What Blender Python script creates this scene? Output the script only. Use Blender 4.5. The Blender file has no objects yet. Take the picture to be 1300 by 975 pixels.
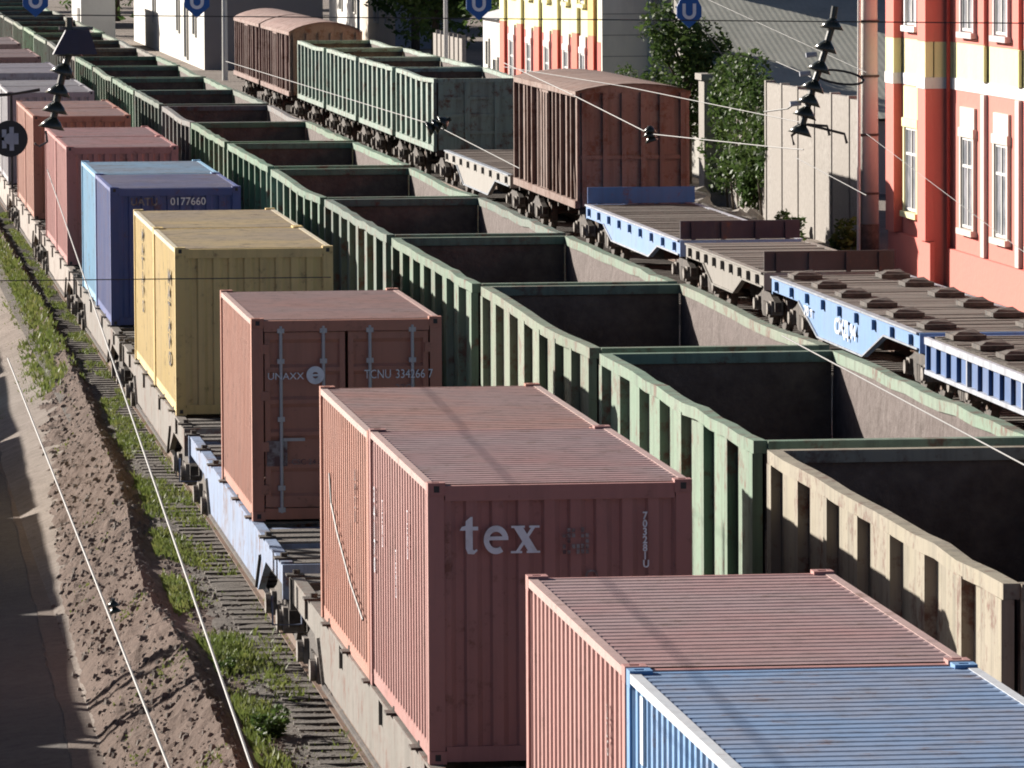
import bpy, math, random
from mathutils import Vector, Matrix, noise as mn
random.seed(7)
R = math.radians
SC = bpy.context.scene
COL = SC.collection

# ------------------------------------------------------------------ mesh builder
class MB:
    def __init__(self):
        self.v = []; self.f = []; self.m = []; self.mi = 0
    def mat(self, i): self.mi = i; return self
    def face(self, pts):
        n = len(self.v); self.v += [tuple(p) for p in pts]
        self.f.append(tuple(range(n, n + len(pts)))); self.m.append(self.mi)
    def hexa(self, p):            # 8 points: bottom 4 ccw, top 4 ccw
        n = len(self.v); self.v += [tuple(q) for q in p]
        for f in ((3, 2, 1, 0), (4, 5, 6, 7), (0, 1, 5, 4), (1, 2, 6, 5), (2, 3, 7, 6), (3, 0, 4, 7)):
            self.f.append(tuple(n + k for k in f)); self.m.append(self.mi)
    def box(self, x0, x1, y0, y1, z0, z1):
        self.hexa([(x0, y0, z0), (x1, y0, z0), (x1, y1, z0), (x0, y1, z0), (x0, y0, z1), (x1, y0, z1), (x1, y1, z1), (x0, y1, z1)])
        return self
    def prism(self, poly, axis, a, b):
        """poly: 2D points; extruded along axis from a to b. axis x: (y,z); y: (x,z); z: (x,y)"""
        def P(q, t):
            return (t, q[0], q[1]) if axis == 'x' else (q[0], t, q[1]) if axis == 'y' else (q[0], q[1], t)
        n = len(self.v); k = len(poly)
        self.v += [P(q, a) for q in poly] + [P(q, b) for q in poly]
        self.f.append(tuple(n + i for i in range(k))[::-1]); self.m.append(self.mi)
        self.f.append(tuple(n + k + i for i in range(k))); self.m.append(self.mi)
        for i in range(k):
            j = (i + 1) % k
            self.f.append((n + i, n + j, n + k + j, n + k + i)); self.m.append(self.mi)
        return self
    def tube(self, pts, r, n=6, cap=True):
        pts = [Vector(p) for p in pts]; base = len(self.v); N = len(pts)
        rs = r if isinstance(r, (list, tuple)) else [r] * N
        up = None
        for i, p in enumerate(pts):
            d = (pts[min(i + 1, N - 1)] - pts[max(i - 1, 0)]).normalized()
            if up is None:
                up = Vector((0, 0, 1)) if abs(d.z) < .9 else Vector((1, 0, 0))
            a = d.cross(up).normalized(); b = a.cross(d).normalized()
            for k in range(n):
                t = 2 * math.pi * k / n
                self.v.append(tuple(p + (a * math.cos(t) + b * math.sin(t)) * rs[i]))
        for i in range(N - 1):
            for k in range(n):
                l = (k + 1) % n
                self.f.append((base + i * n + k, base + i * n + l, base + (i + 1) * n + l, base + (i + 1) * n + k)); self.m.append(self.mi)
        if cap:
            self.f.append(tuple(base + k for k in range(n))[::-1]); self.m.append(self.mi)
            self.f.append(tuple(base + (N - 1) * n + k for k in range(n))); self.m.append(self.mi)
        return self
    def cyl(self, p, q, r, n=16): return self.tube([p, q], r, n)
    def sheet(self, grid):
        n = len(self.v); a = len(grid); b = len(grid[0])
        for row in grid: self.v += [tuple(p) for p in row]
        for i in range(a - 1):
            for j in range(b - 1):
                self.f.append((n + i * b + j, n + i * b + j + 1, n + (i + 1) * b + j + 1, n + (i + 1) * b + j)); self.m.append(self.mi)
        return self
    def mesh(self, name, mats, smooth=False):
        me = bpy.data.meshes.new(name); me.from_pydata(self.v, [], self.f)
        if not isinstance(mats, (list, tuple)): mats = [mats]
        for m in mats: me.materials.append(m)
        me.polygons.foreach_set('material_index', self.m)
        if smooth: me.polygons.foreach_set('use_smooth', [True] * len(self.f))
        me.update(); return me
    def build(self, name, mats, parent=None, color=None, smooth=False):
        o = bpy.data.objects.new(name, self.mesh(name, mats, smooth)); COL.objects.link(o)
        if parent: o.parent = parent
        if color: o.color = (*color, 1)
        return o

def tag(o, label=None, cat=None, group=None, kind=None):
    if label: o['label'] = label
    if cat: o['category'] = cat
    if group: o['group'] = group
    if kind: o['kind'] = kind
    return o
def empty(name, loc, rz=0):
    o = bpy.data.objects.new(name, None); COL.objects.link(o); o.location = loc; o.rotation_euler = (0, 0, rz)
    o.empty_display_size = .2
    return o
def copy_tree(o, parent=None, color=None):
    c = o.copy(); COL.objects.link(c); c.parent = parent
    if color and o.type == 'MESH' and o.get('painted'): c.color = (*color, 1)
    for ch in o.children: copy_tree(ch, c, color)
    return c
def recolor(o, color):
    for ch in [o] + list(o.children_recursive):
        if ch.get('painted'): ch.color = (*color, 1)
def strip_marks(o):
    pass
ORD = ['first', 'second', 'third', 'fourth', 'fifth', 'sixth', 'seventh', 'eighth', 'ninth', 'tenth', 'eleventh', 'twelfth', 'thirteenth', 'fourteenth', 'fifteenth', 'sixteenth', 'seventeenth', 'eighteenth', 'nineteenth', 'twentieth', 'twenty-first', 'twenty-second', 'twenty-third', 'twenty-fourth', 'twenty-fifth', 'twenty-sixth', 'twenty-seventh', 'twenty-eighth']

# ------------------------------------------------------------------ materials
class NT:
    def __init__(self, name):
        self.m = bpy.data.materials.new(name); self.m.use_nodes = True
        self.t = self.m.node_tree; self.t.nodes.clear()
        self.out = self.t.nodes.new('ShaderNodeOutputMaterial')
        self.p = self.t.nodes.new('ShaderNodeBsdfPrincipled')
        self.l(self.p.outputs[0], self.out.inputs[0])
        tc = self.t.nodes.new('ShaderNodeTexCoord'); oi = self.t.nodes.new('ShaderNodeObjectInfo'); self.oi = oi
        mu = self.t.nodes.new('ShaderNodeVectorMath'); mu.operation = 'MULTIPLY_ADD'
        cb = self.t.nodes.new('ShaderNodeCombineXYZ')
        for i in range(3): self.l(oi.outputs['Random'], cb.inputs[i])
        self.l(cb.outputs[0], mu.inputs[0]); mu.inputs[1].default_value = (37, 53, 71); self.l(tc.outputs['Object'], mu.inputs[2])
        self.co = mu.outputs[0]; self.plain = tc.outputs['Object']
        geo = self.t.nodes.new('ShaderNodeNewGeometry'); self.geo = geo
    def l(self, a, b): self.t.links.new(a, b)
    def noise(self, scale, detail=4, rough=.6, stretch=None, co=None):
        n = self.t.nodes.new('ShaderNodeTexNoise'); n.inputs['Scale'].default_value = scale
        n.inputs['Detail'].default_value = detail; n.inputs['Roughness'].default_value = rough
        c = co or self.co
        if stretch:
            mp = self.t.nodes.new('ShaderNodeMapping'); mp.inputs['Scale'].default_value = stretch
            self.l(c, mp.inputs[0]); c = mp.outputs[0]
        self.l(c, n.inputs['Vector']); return n.outputs[0]
    def ramp(self, f, a, b, va=0., vb=1.):
        r = self.t.nodes.new('ShaderNodeMapRange'); r.inputs[1].default_value = a; r.inputs[2].default_value = b
        r.inputs[3].default_value = va; r.inputs[4].default_value = vb; self.l(f, r.inputs[0]); return r.outputs[0]
    def mix(self, f, a, b, mode='MIX'):
        n = self.t.nodes.new('ShaderNodeMix'); n.data_type = 'RGBA'; n.blend_type = mode
        for s, val in ((n.inputs[0], f), (n.inputs[6], a), (n.inputs[7], b)):
            if hasattr(val, 'is_output'): self.l(val, s)
            elif isinstance(val, (int, float)): s.default_value = val
            else: s.default_value = (*val, 1)
        return n.outputs[2]
    def math(self, op, a, b=0.):
        n = self.t.nodes.new('ShaderNodeMath'); n.operation = op
        for s, val in ((n.inputs[0], a), (n.inputs[1], b)):
            if hasattr(val, 'is_output'): self.l(val, s)
            else: s.default_value = val
        return n.outputs[0]
    def done(self, color, rough=.7, metal=0., bump=None, dist=.01, spec=.3):
        for s, val in ((self.p.inputs['Base Color'], color), (self.p.inputs['Roughness'], rough), (self.p.inputs['Metallic'], metal)):
            if hasattr(val, 'is_output'): self.l(val, s)
            elif isinstance(val, (int, float)): s.default_value = val
            else: s.default_value = (*val, 1)
        self.p.inputs['Specular IOR Level'].default_value = spec
        if bump is not None:
            b = self.t.nodes.new('ShaderNodeBump'); b.inputs['Distance'].default_value = dist; b.inputs['Strength'].default_value = 1
            self.l(bump, b.inputs['Height']); self.l(b.outputs[0], self.p.inputs['Normal'])
        return self.m

def paint_mat(name, rust=.5, fade=.35, dirt=.35, bump=.006, rough=.6, rustcol=(.10, .045, .03), fadecol=(.42, .36, .34), lo=.38, hi=.68, fm=.5, streak=.35):
    n = NT(name)
    base = n.oi.outputs['Color']
    big = n.noise(.55, 5, .6); mid = n.noise(2.2, 6, .65); fine = n.noise(11, 5, .7)
    st = n.noise(1., 5, .65, stretch=(5, 5, .35))
    c = n.mix(n.math('MULTIPLY', n.ramp(big, lo, hi), fade), base, n.mix(fm, base, fadecol))
    c = n.mix(n.math('MULTIPLY', n.ramp(st, .48, .75), dirt), c, n.mix(.75, c, (.06, .05, .045)))
    c = n.mix(n.math('MULTIPLY', n.ramp(mid, .5, .75), dirt * .8), c, n.mix(.6, c, (.10, .075, .06)))
    st2 = n.noise(1.6, 5, .7, stretch=(6, 6, .22)); c = n.mix(n.math('MULTIPLY', n.math('MULTIPLY', n.ramp(st2, .58, .74), streak), n.ramp(mid, .35, .6)), c, tuple(x * 1.6 for x in rustcol))
    rm = n.math('MULTIPLY', n.ramp(n.math('ADD', n.math('MULTIPLY', mid, .6), n.math('MULTIPLY', fine, .4)), .60 - .10 * rust, .68 - .08 * rust), min(1, .5 + rust * .5))
    c = n.mix(rm, c, n.mix(n.ramp(fine, .3, .7), rustcol, tuple(x * 1.9 for x in rustcol)))
    return n.done(c, n.ramp(mid, .3, .8, rough - .08, rough + .2), 0, n.math('ADD', n.math('MULTIPLY', mid, .6), n.math('MULTIPLY', fine, .25)), bump)

M = {}
M['paint'] = paint_mat('weathered paint', .35, .35, .3, fadecol=(.58, .44, .41), lo=.35, hi=.75)
M['paint_roof'] = paint_mat('sun bleached roof paint', .35, 1., .55, .006, .6, fadecol=(.34, .30, .315), lo=.15, hi=.6, fm=.6)
M['paint_wagon'] = paint_mat('grimy wagon paint', .75, .4, .8, .01)
M['paint_fresh'] = paint_mat('fresher paint', .0, .3, .25, .003)
M['inner'] = (lambda n: n.done(n.mix(n.ramp(n.noise(1.3, 6, .7, stretch=(1, 1, .5)), .35, .7), (.145, .112, .103), n.mix(n.ramp(n.noise(5, 5, .7), .4, .65), (.085, .062, .053), (.215, .178, .166))), .85, 0, n.noise(6, 5, .7), .03))(NT('scoured rusty steel'))
M['end_steel'] = (lambda n: n.done(n.mix(n.ramp(n.noise(2.5, 6, .7), .35, .7), (.15, .105, .08), (.26, .19, .145)), .9, 0, n.noise(7, 5), .03))(NT('brown mottled steel'))  # mottled brown tone for gondola floors and inner end walls
M['iron'] = (lambda n: n.done(n.mix(n.ramp(n.noise(4, 5, .7), .35, .7), (.05, .045, .042), (.15, .12, .10)), .75, 0, n.noise(14, 4), .01))(NT('oily cast iron'))
M['axle'] = (lambda n: n.done(n.mix(n.ramp(n.noise(6, 5, .7), .4, .65), (.36, .33, .30), (.14, .11, .09)), .7, .0, n.noise(14, 4), .01))(NT('dusty cast steel'))
M['rail'] = (lambda n: n.done(n.mix(n.ramp(n.noise(3, 5, .7), .4, .65), (.20, .12, .08), (.13, .09, .07)), .6))(NT('rusty rail steel'))
M['railtop'] = (lambda n: n.done((.5, .48, .46), .3, 1.))(NT('polished rail head'))
M['sleeper'] = (lambda n: n.done(n.mix(n.ramp(n.noise(3, 6, .7, stretch=(.5, 5, 5)), .35, .7), (.12, .105, .093), (.21, .185, .165)), .9, 0, n.noise(20, 4), .02))(NT('weathered sleeper'))
M['concrete'] = (lambda n: n.done(n.mix(n.ramp(n.noise(.8, 7, .7, stretch=(1, 1, .5)), .35, .68), (.33, .30, .27), n.mix(n.ramp(n.noise(7, 5), .4, .7), (.40, .37, .34), (.24, .215, .19))), .9, 0, n.noise(9, 6), .02))(NT('stained concrete'))
M['plaster'] = (lambda n: n.done(n.mix(n.math('MULTIPLY', n.ramp(n.noise(.7, 7, .7, stretch=(1, 1, .4)), .45, .75), .45), n.oi.outputs['Color'], n.mix(.6, n.oi.outputs['Color'], (.25, .2, .18))), .9, 0, n.noise(6, 5), .015))(NT('painted plaster'))
M['white'] = (lambda n: n.done(n.mix(n.ramp(n.noise(6, 5), .5, .8), (.84, .88, .95), (.6, .6, .62)), .6))(NT('white lettering paint'))
M['faint'] = (lambda n: n.done(n.mix(n.ramp(n.noise(9, 5), .4, .6), (.34, .31, .31), (.14, .08, .08)), .7))(NT('worn lettering paint'))
M['dark_letter'] = (lambda n: n.done((.05, .04, .035), .7))(NT('dark lettering paint'))
M['glass'] = (lambda n: n.done(n.mix(n.ramp(n.noise(.8, 2), .4, .6), (.10, .12, .14), (.20, .23, .25)), .15, 0, None, 0, .6))(NT('window glass'))
M['curtain'] = (lambda n: n.done(n.mix(n.ramp(n.noise(1.2, 3), .4, .6), (.42, .42, .46), (.22, .24, .27)), .25, 0, None, 0, .5))(NT('curtained glass'))
M['wire'] = (lambda n: n.done((.17, .165, .16), .6))(NT('galvanised wire'))
M['darkwire'] = (lambda n: n.done((.05, .05, .05), .6))(NT('dark cable'))
M['porcelain'] = (lambda n: n.done(n.mix(n.ramp(n.noise(5, 4), .4, .7), (.022, .03, .025), (.06, .07, .055)), .25, 0, None, 0, .5))(NT('glazed insulator glass'))
M['bluesign'] = (lambda n: n.done((.03, .13, .42), .4))(NT('blue enamel'))
M['asbestos'] = (lambda n: n.done(n.mix(n.ramp(n.noise(.6, 6, .7), .35, .68), (.50, .50, .43), n.mix(n.ramp(n.noise(5, 5), .4, .7), (.42, .42, .36), (.32, .33, .27))), .95))(NT('weathered corrugated cement'))
M['bark'] = (lambda n: n.done(n.mix(n.ramp(n.noise(3, 5, .7, stretch=(4, 4, .6)), .35, .65), (.06, .045, .03), (.16, .13, .10)), .95, 0, n.noise(8, 5), .03))(NT('bark'))
def leaf_mat(name, a, b, c):
    n = NT(name)
    f = n.noise(.9, 3, .6, co=n.plain); g = n.noise(5, 3, .6, co=n.plain)
    col = n.mix(n.ramp(g, .35, .65), n.mix(n.ramp(f, .4, .6), a, b), c)
    m = n.done(col, .6, 0, None, 0, .25)
    tr = n.t.nodes.new('ShaderNodeBsdfTranslucent'); n.l(col, tr.inputs[0])
    ms = n.t.nodes.new('ShaderNodeMixShader'); ms.inputs[0].default_value = .3
    n.l(n.p.outputs[0], ms.inputs[1]); n.l(tr.outputs[0], ms.inputs[2]); n.l(ms.outputs[0], n.out.inputs[0])
    return m
M['leaf'] = leaf_mat('tree leaves', (.08, .14, .035), (.14, .20, .05), (.055, .10, .028))
M['leaf_dark'] = leaf_mat('dark leaves', (.075, .13, .035), (.12, .17, .045), (.05, .09, .028))
M['grass'] = leaf_mat('grass', (.19, .24, .06), (.29, .30, .10), (.13, .175, .05))
def ground_mat(name, cols, s1=.25, s2=3., bump=.05, vor=True):
    n = NT(name)
    a = n.noise(s1, 7, .65, co=n.plain); b = n.noise(s2, 6, .75, co=n.plain); d = n.noise(s2 * 9, 3, .6, co=n.plain)
    c = n.mix(n.ramp(a, .38, .64), cols[0], cols[1]); c = n.mix(n.ramp(b, .45, .7), c, cols[2])
    c = n.mix(n.math('MULTIPLY', n.ramp(d, .5, .75), .6), c, cols[3])
    return n.done(c, .95, 0, n.math('ADD', b, n.math('MULTIPLY', d, .5)), bump, .2)
M['ground'] = ground_mat('yard dirt', [(.25, .21, .18), (.33, .28, .245), (.19, .155, .13), (.38, .34, .31)])
M['ballast'] = ground_mat('dirty ballast', [(.15, .132, .117), (.20, .178, .16), (.10, .088, .077), (.27, .25, .225)], .4, 5, .06)
M['berm'] = ground_mat('loose soil', [(.150, .104, .083), (.195, .140, .115), (.105, .073, .058), (.24, .185, .155)], .35, 4, .06)
M['asphalt'] = ground_mat('old asphalt', [(.135, .122, .113), (.17, .152, .14), (.095, .086, .08), (.21, .19, .175)], .5, 4, .03)
M['sandy'] = ground_mat('sandy gutter', [(.185, .145, .122), (.23, .185, .155), (.13, .10, .085), (.29, .245, .21)], .5, 5, .02)
M['stone_small'] = ground_mat('track stones', [(.20, .165, .145), (.27, .235, .21), (.14, .11, .095), (.33, .30, .27)], 3, 12, .01)
M['stone'] = ground_mat('rubble stone', [(.40, .37, .33), (.48, .44, .40), (.30, .26, .23), (.5, .47, .43)], .8, 4, .05)

# ------------------------------------------------------------------ lettering
def letter(body, loc, size, facing, mat, parent, sx=1., align='LEFT', bold=0., ls=1.0):
    cu = bpy.data.curves.new('lettering', 'FONT'); cu.body = body; cu.size = size; cu.extrude = .0015; cu.offset = bold
    cu.align_x = align; cu.space_line = ls; cu.resolution_u = 3
    tmp = bpy.data.objects.new('lettering', cu); me = bpy.data.meshes.new_from_object(tmp); me.name = 'lettering'
    bpy.data.objects.remove(tmp); bpy.data.curves.remove(cu)
    me.materials.clear(); me.materials.append(mat)
    o = bpy.data.objects.new('lettering', me); COL.objects.link(o)
    o.parent = parent; o.location = loc; o.scale = (sx, 1, 1)
    o.rotation_euler = (R(90), 0, 0) if facing == '-y' else (R(90), 0, R(-90))
    return o
def arc(cx, cz, r0, r1, a0, a1, n=20, sx=1.):
    """ring sector as quads"""
    q = []
    for i in range(n):
        t0 = R(a0 + (a1 - a0) * i / n); t1 = R(a0 + (a1 - a0) * (i + 1) / n)
        q.append([(cx + sx * r0 * math.cos(t0), cz + r0 * math.sin(t0)), (cx + sx * r1 * math.cos(t0), cz + r1 * math.sin(t0)), (cx + sx * r1 * math.cos(t1), cz + r1 * math.sin(t1)), (cx + sx * r0 * math.cos(t1), cz + r0 * math.sin(t1))])
    return q

# ------------------------------------------------------------------ container
CL, CW, CH = 6.058, 2.438, 2.591
def corr(n, a, b, depth, fl=.30, sl=.20):
    """trapezoid corrugation: (t, offset) pairs between a and b; offset 0 is outermost"""
    p = (b - a) / n; out = []
    for i in range(n):
        s = a + i * p
        out += [(s, 0), (s + p * fl, 0), (s + p * (fl + sl), depth), (s + p * (fl + sl + (.5 - sl) * 1.0 + .0), depth), (s + p * (1 - .0) - p * sl * .5, depth * 0)]
    out.append((b, 0)); 
    res = []
    for t, d in out:
        if not res or t > res[-1][0] + 1e-4: res.append((t, d))
    return res
def make_container(kind='panel', bars=(.58, .57, .58)):
    """origin at bottom centre of the camera side end (y=0), extends to y=CL"""
    root = empty('shipping_container', (0, 0, 0))
    def P(mb, name, mat='paint', par=None, smooth=False):
        o = mb.build(name, M[mat], par or root); o['painted'] = 1; return o
    w = CW / 2
    fr = MB()
    for sx in (-1, 1):
        xa, xb = (-w, -w + .15) if sx < 0 else (w - .15, w)
        for y0 in (.012, CL - .16): fr.box(xa, xb, y0, y0 + .148, .12, CH - .12)
        fr.box(xa + (.02 if sx < 0 else .07), xb - (.07 if sx < 0 else .02), .17, CL - .17, .03, .17)
    for y0, y1 in ((.012, .13), (CL - .13, CL - .012)):
        fr.box(-w + .16, w - .16, y0, y1, .02, .16); fr.box(-w + .16, w - .16, y0, y1, CH - .17, CH - .03)
    P(fr, 'frame')
    for sx in (-1, 1):
        tr = MB()
        xa, xb = (-w + .002, -w + .075) if sx < 0 else (w - .075, w - .002)
        tr.box(xa, xb, .17, CL - .17, CH - .085, CH - .018)
        P(tr, 'top_rail')
    for sx in (-1, 1):
        s = MB(); pr = corr(22, .155, CL - .155, .022, .26, .24)
        g = [[(sx * (w - .018 - d), t, z) for t, d in pr] for z in (.15, CH - .075)]
        s.sheet(g if sx > 0 else g[::-1]); P(s, 'side_panel')
    ro = MB(); pr = corr(27, .13, CL - .13, .0065)
    xs = [-w + .07, -w + .10] + [(-w + .10) + (2 * w - .2) * k / 10 for k in range(1, 10)] + [w - .10, w - .07]
    g = []
    for t, d in pr:
        g.append([(x, t, CH - .022 - (d if 0 < i < len(xs) - 1 else 0)) for i, x in enumerate(xs)])
    ro.sheet(g); P(ro, 'roof_panel', 'paint_roof')
    en = MB(); pr = corr(9, -w + .14, w - .14, .04)
    en.sheet([[(t, CL - .03 - d, z) for t, d in pr] for z in (.15, CH - .16)][::-1]); P(en, 'end_panel')
    if kind == 'panel':
        en = MB(); en.sheet([[(t, .03 + d, z) for t, d in pr] for z in (.15, CH - .16)]); P(en, 'end_panel')
    else:
        for sx in (-1, 1):
            d = MB(); x0, x1 = (-w + .17, -.02) if sx < 0 else (.02, w - .17)
            pz = []
            zs = [.17, .25]
            nr = 5; zz = .25; step = (CH - .27 - .25) / nr
            prof = [(.17, .05), (.26, .05)]
            for k in range(nr):
                z = .26 + k * (CH - .18 - .26 - .09) / nr; h = (CH - .18 - .26 - .09) / nr
                prof += [(z + h * .12, .05), (z + h * .22, .085), (z + h * .88, .085), (z + h, .05)]
            prof += [(CH - .18, .05)]
            d.sheet([[(x, y, z) for x in (x0, x0 + .08, x1 - .08, x1)] for z, y in prof])
            d.sheet([[(x0 - .0, .04, z), (x0 + .07, .04, z)] for z in (.17, CH - .18)]); d.sheet([[(x1 - .07, .04, z), (x1, .04, z)] for z in (.17, CH - .18)])
            do = P(d, 'door')
            for fx in (.27, .80):
                x = x0 + (x1 - x0) * (fx if sx > 0 else 1 - fx) if False else x0 + (x1 - x0) * (fx if sx > 0 else 1 - fx)
                b = MB(); b.tube([(x, .022, .10), (x, .022, CH - .10)], .021, 8)
                for z in (.14, .42, 1.3, CH - .55, CH - .16): b.box(x - .045, x + .045, .004, .045, z - .03, z + .03)
                bo = b.build('locking_bar', M['paint_fresh'], do, bars)
                h = MB(); h.box(x + .02, x + .30, .0, .018, 1.02, 1.06); h.build('handle', M['paint_fresh'], do, bars)
            for z in (.4, .95, 1.6, 2.2):
                hx = -w + .165 if sx < 0 else w - .165
                h = MB(); h.box(hx - .05, hx + .05, .006, .04, z - .06, z + .06); ho = P(h, 'hinge', 'paint', do)
    for sx in (-1, 1):
        for y0 in (0, CL - .178):
            for z0 in (0, CH - .118):
                c = MB(); x0 = -w if sx < 0 else w - .162
                # hollow block: plates with the lifting hole left open on top
                z1 = z0 + .118; xa, xb, ya, yb = x0, x0 + .162, y0, y0 + .178
                c.box(xa, xb, ya, yb, z0, z0 + .10)
                c.box(xa, xb, ya, ya + .055, z0 + .10, z1); c.box(xa, xb, yb - .055, yb, z0 + .10, z1)
                c.box(xa, xa + .045, ya + .055, yb - .055, z0 + .10, z1); c.box(xb - .045, xb, ya + .055, yb - .055, z0 + .10, z1)
                c.mat(1); yh = -.002 if y0 == 0 else CL + .001
                c.box(xa + .055, xb - .055, yh, yh + .003 if y0 == 0 else yh + .001, z0 + .03, z0 + .09)
                o = c.build('corner_casting', [M['paint'], M['darkwire']], root); o['painted'] = 1
    return root
cont_panel = make_container('panel')
cont_door = make_container('door')
used = set()
def place_container(kind, y, color, label, dz=0, dx=0):
    src = cont_panel if kind == 'panel' else cont_door
    if kind not in used: used.add(kind); o = src; recolor(o, color)
    else: o = copy_tree(pristine[kind], None, color)
    o.location = (6.807 + dx, y, 1.29 + dz)
    tag(o, label, 'shipping container', 'containers riding on the flat wagons')
    return o
class _P(dict):
    def __getitem__(s, k): return cont_panel if k == 'panel' else cont_door
pristine = _P()

RED = (.48, .225, .20); BRICK = (.50, .22, .155); PINK = (.50, .205, .19); MAROON = (.43, .20, .18)
BLUE = (.15, .34, .62); NAVY = (.06, .105, .32); SKY = (.26, .54, .78); YEL = (.82, .62, .26); GREY = (.42, .41, .44)
conts = []
order = [
 ('panel', 36.83, BLUE, 'bright blue container with white edges, the one closest to the camera', .0, 'blue'),
 ('panel', 42.97, RED, 'dusty red container right behind the bright blue one', .0, 'red'),
 ('panel', 56.87, MAROON, 'maroon container with white tex lettering on its dark end', .0, 'tex'),
 ('panel', 63.01, BRICK, 'pinkish brown container with a cable hanging down its side, touching the tex container', -.04, 'tex2'),
 ('door', 79.72, BRICK, 'orange brown container with closed doors, grey locking bars and a round white logo', .0, 'door'),
 ('panel', 96.36, YEL, 'yellow container with dark olive end, nearer of the yellow pair', .0, 'yel'),
 ('panel', 102.5, YEL, 'yellow container, farther of the yellow pair', .0, 'yel2'),
 ('panel', 116.97, NAVY, 'dark navy container with a white number on its end', .0, 'navy'),
 ('panel', 123.11, SKY, 'sky blue container standing behind the dark navy container', .0, 'sky'),
 ('panel', 136.68, PINK, 'rose red container just behind the sky blue container, dark maroon end', .0, 'rose'),
 ('panel', 142.8, PINK, 'rose red container behind another rose red one, with the sky blue one next ahead', .0, ''),
 ('panel', 156.7, BRICK, 'pink brown container beyond the gap after the rose red pair, nearer of its pair', .0, ''),
 ('panel', 162.8, BRICK, 'pink brown container beyond the gap after the rose red pair, farther of its pair', .0, ''),
 ('panel', 176.6, GREY, 'pale grey roofed container beyond the pink brown pair, nearer of the grey two', .0, ''),
 ('panel', 182.7, (.5, .5, .52), 'pale grey roofed container beyond the pink brown pair, farther of the grey two', .0, ''),
 ('panel', 196.6, (.40, .38, .45), 'lavender grey container farther than the pale grey pair, nearer of two', .0, ''),
 ('panel', 202.7, (.40, .38, .45), 'lavender grey container farther than the pale grey pair, farther of two', .0, ''),
 ('panel', 216.6, (.35, .2, .18), 'dull red container far up the line past the lavender grey pair, nearer of two', .0, ''),
 ('panel', 222.7, (.35, .2, .18), 'dull red container far up the line past the lavender grey pair, farther of two', .0, ''),
 ('panel', 236.6, (.42, .3, .28), 'farthest pair of pale pink containers on the train, the nearer one', .0, ''),
 ('panel', 242.7, (.42, .3, .28), 'farthest pair of pale pink containers on the train, the farther one', .0, ''),
]
CO = {}
for kind, y, c, lab, dz, key in order:
    o = place_container(kind, y, c, lab, dz)
    if key: CO[key] = o
hw = CW / 2
# white edges of the blue container, paler top rails on some others
def rails(key, col):
    for ch in CO[key].children:
        if ch.name.split('.')[0] in ('top_rail',): ch.color = (*col, 1)
rails('blue', (.62, .66, .70)); rails('red', (.50, .34, .31)); rails('tex', (.50, .34, .31)); rails('tex2', (.52, .38, .34)); rails('door', (.50, .34, .30)); rails('yel', (.62, .56, .40)); rails('yel2', (.62, .56, .40))
# tex lettering, serif shapes
t = MB()
def flat(poly, y=-.004): t.prism([(p[0], p[1]) for p in poly], 'y', y, y + .003)
X0 = -hw + .29; Z0 = CH - .655; h = .25
# t
flat([(X0 + .055, Z0 + .30), (X0 + .055, Z0 + .05), (X0 + .075, Z0 + .0), (X0 + .13, Z0 - .005), (X0 + .165, Z0 + .03), (X0 + .155, Z0 + .045), (X0 + .135, Z0 + .03), (X0 + .12, Z0 + .04), (X0 + .12, Z0 + .34), (X0 + .10, Z0 + .34)])
flat([(X0, Z0 + .215), (X0 + .055, Z0 + .215), (X0 + .055, Z0 + .26), (X0 + .02, Z0 + .25)], -.0045)
flat([(X0 + .12, Z0 + .215), (X0 + .17, Z0 + .215), (X0 + .17, Z0 + .25), (X0 + .12, Z0 + .25)], -.0045)
# e
cx, cz = X0 + .335, Z0 + .125
for i, q in enumerate(arc(cx, cz, .075, .132, 0, 305, 26, .86)): flat(q, -.004 - .00001 * (i % 2))
flat([(cx - .065, cz - .003), (cx + .112, cz - .003), (cx + .112, cz + .032), (cx - .065, cz + .032)], -.0047)
# x
xx = X0 + .49
flat([(xx, Z0 + .25), (xx + .085, Z0 + .25), (xx + .235, Z0), (xx + .15, Z0)])
flat([(xx + .015, Z0), (xx + .05, Z0), (xx + .215, Z0 + .25), (xx + .18, Z0 + .25)], -.0047)
for a, b, z in ((-.015, .11, .232), (.15, .245, .232), (-.02, .085, 0), (.125, .25, 0)):
    flat([(xx + a, Z0 + z), (xx + b, Z0 + z), (xx + b, Z0 + z + .02), (xx + a, Z0 + z + .02)], -.0054)
o = t.build('lettering', M['white'], CO['tex'])
# worn pictogram patch, and the vertical number column
pm = MB()
random.seed(3)
for i in range(7):
    for j in range(5):
        if random.random() < .62:
            x = -hw + 1.24 + i * .042; z = CH - .67 + j * .05; pm.box(x, x + .03, -.004, -.002, z, z + .028 + .015 * random.random())
pm.build('lettering', M['faint'], CO['tex'])
letter('7\n0\n3\n2\n8\n1\nU', (hw - .46, -.003, CH - .36), .095, '-y', M['white'], CO['tex'], .9, 'LEFT', .003, .78)
letter('O', (.22, -.003, CH - .93), .16, '-y', M['faint'], CO['tex'])
for y, z in ((2.0, 2.05), (4.6, 1.9), (3.2, 1.55)):
    letter('T\nE\nX\nU', (-hw - .0035, y, z), .15, '-x', M['white'], CO['tex'], .9, 'LEFT', 0, .8)
letter('3\n4\n1\n7\n0', (-hw - .0035, 5.5, 1.9), .22, '-x', M['white'], CO['tex'], 1, 'LEFT', .004, .8)
letter('I', (-hw - .0035, 5.35, 2.05), .62, '-x', M['white'], CO['blue'], 1.4, 'LEFT', .02)
letter('I\nI', (-hw - .0035, 4.9, .9), .5, '-x', M['white'], CO['blue'], 1.3, 'LEFT', .02)
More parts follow.
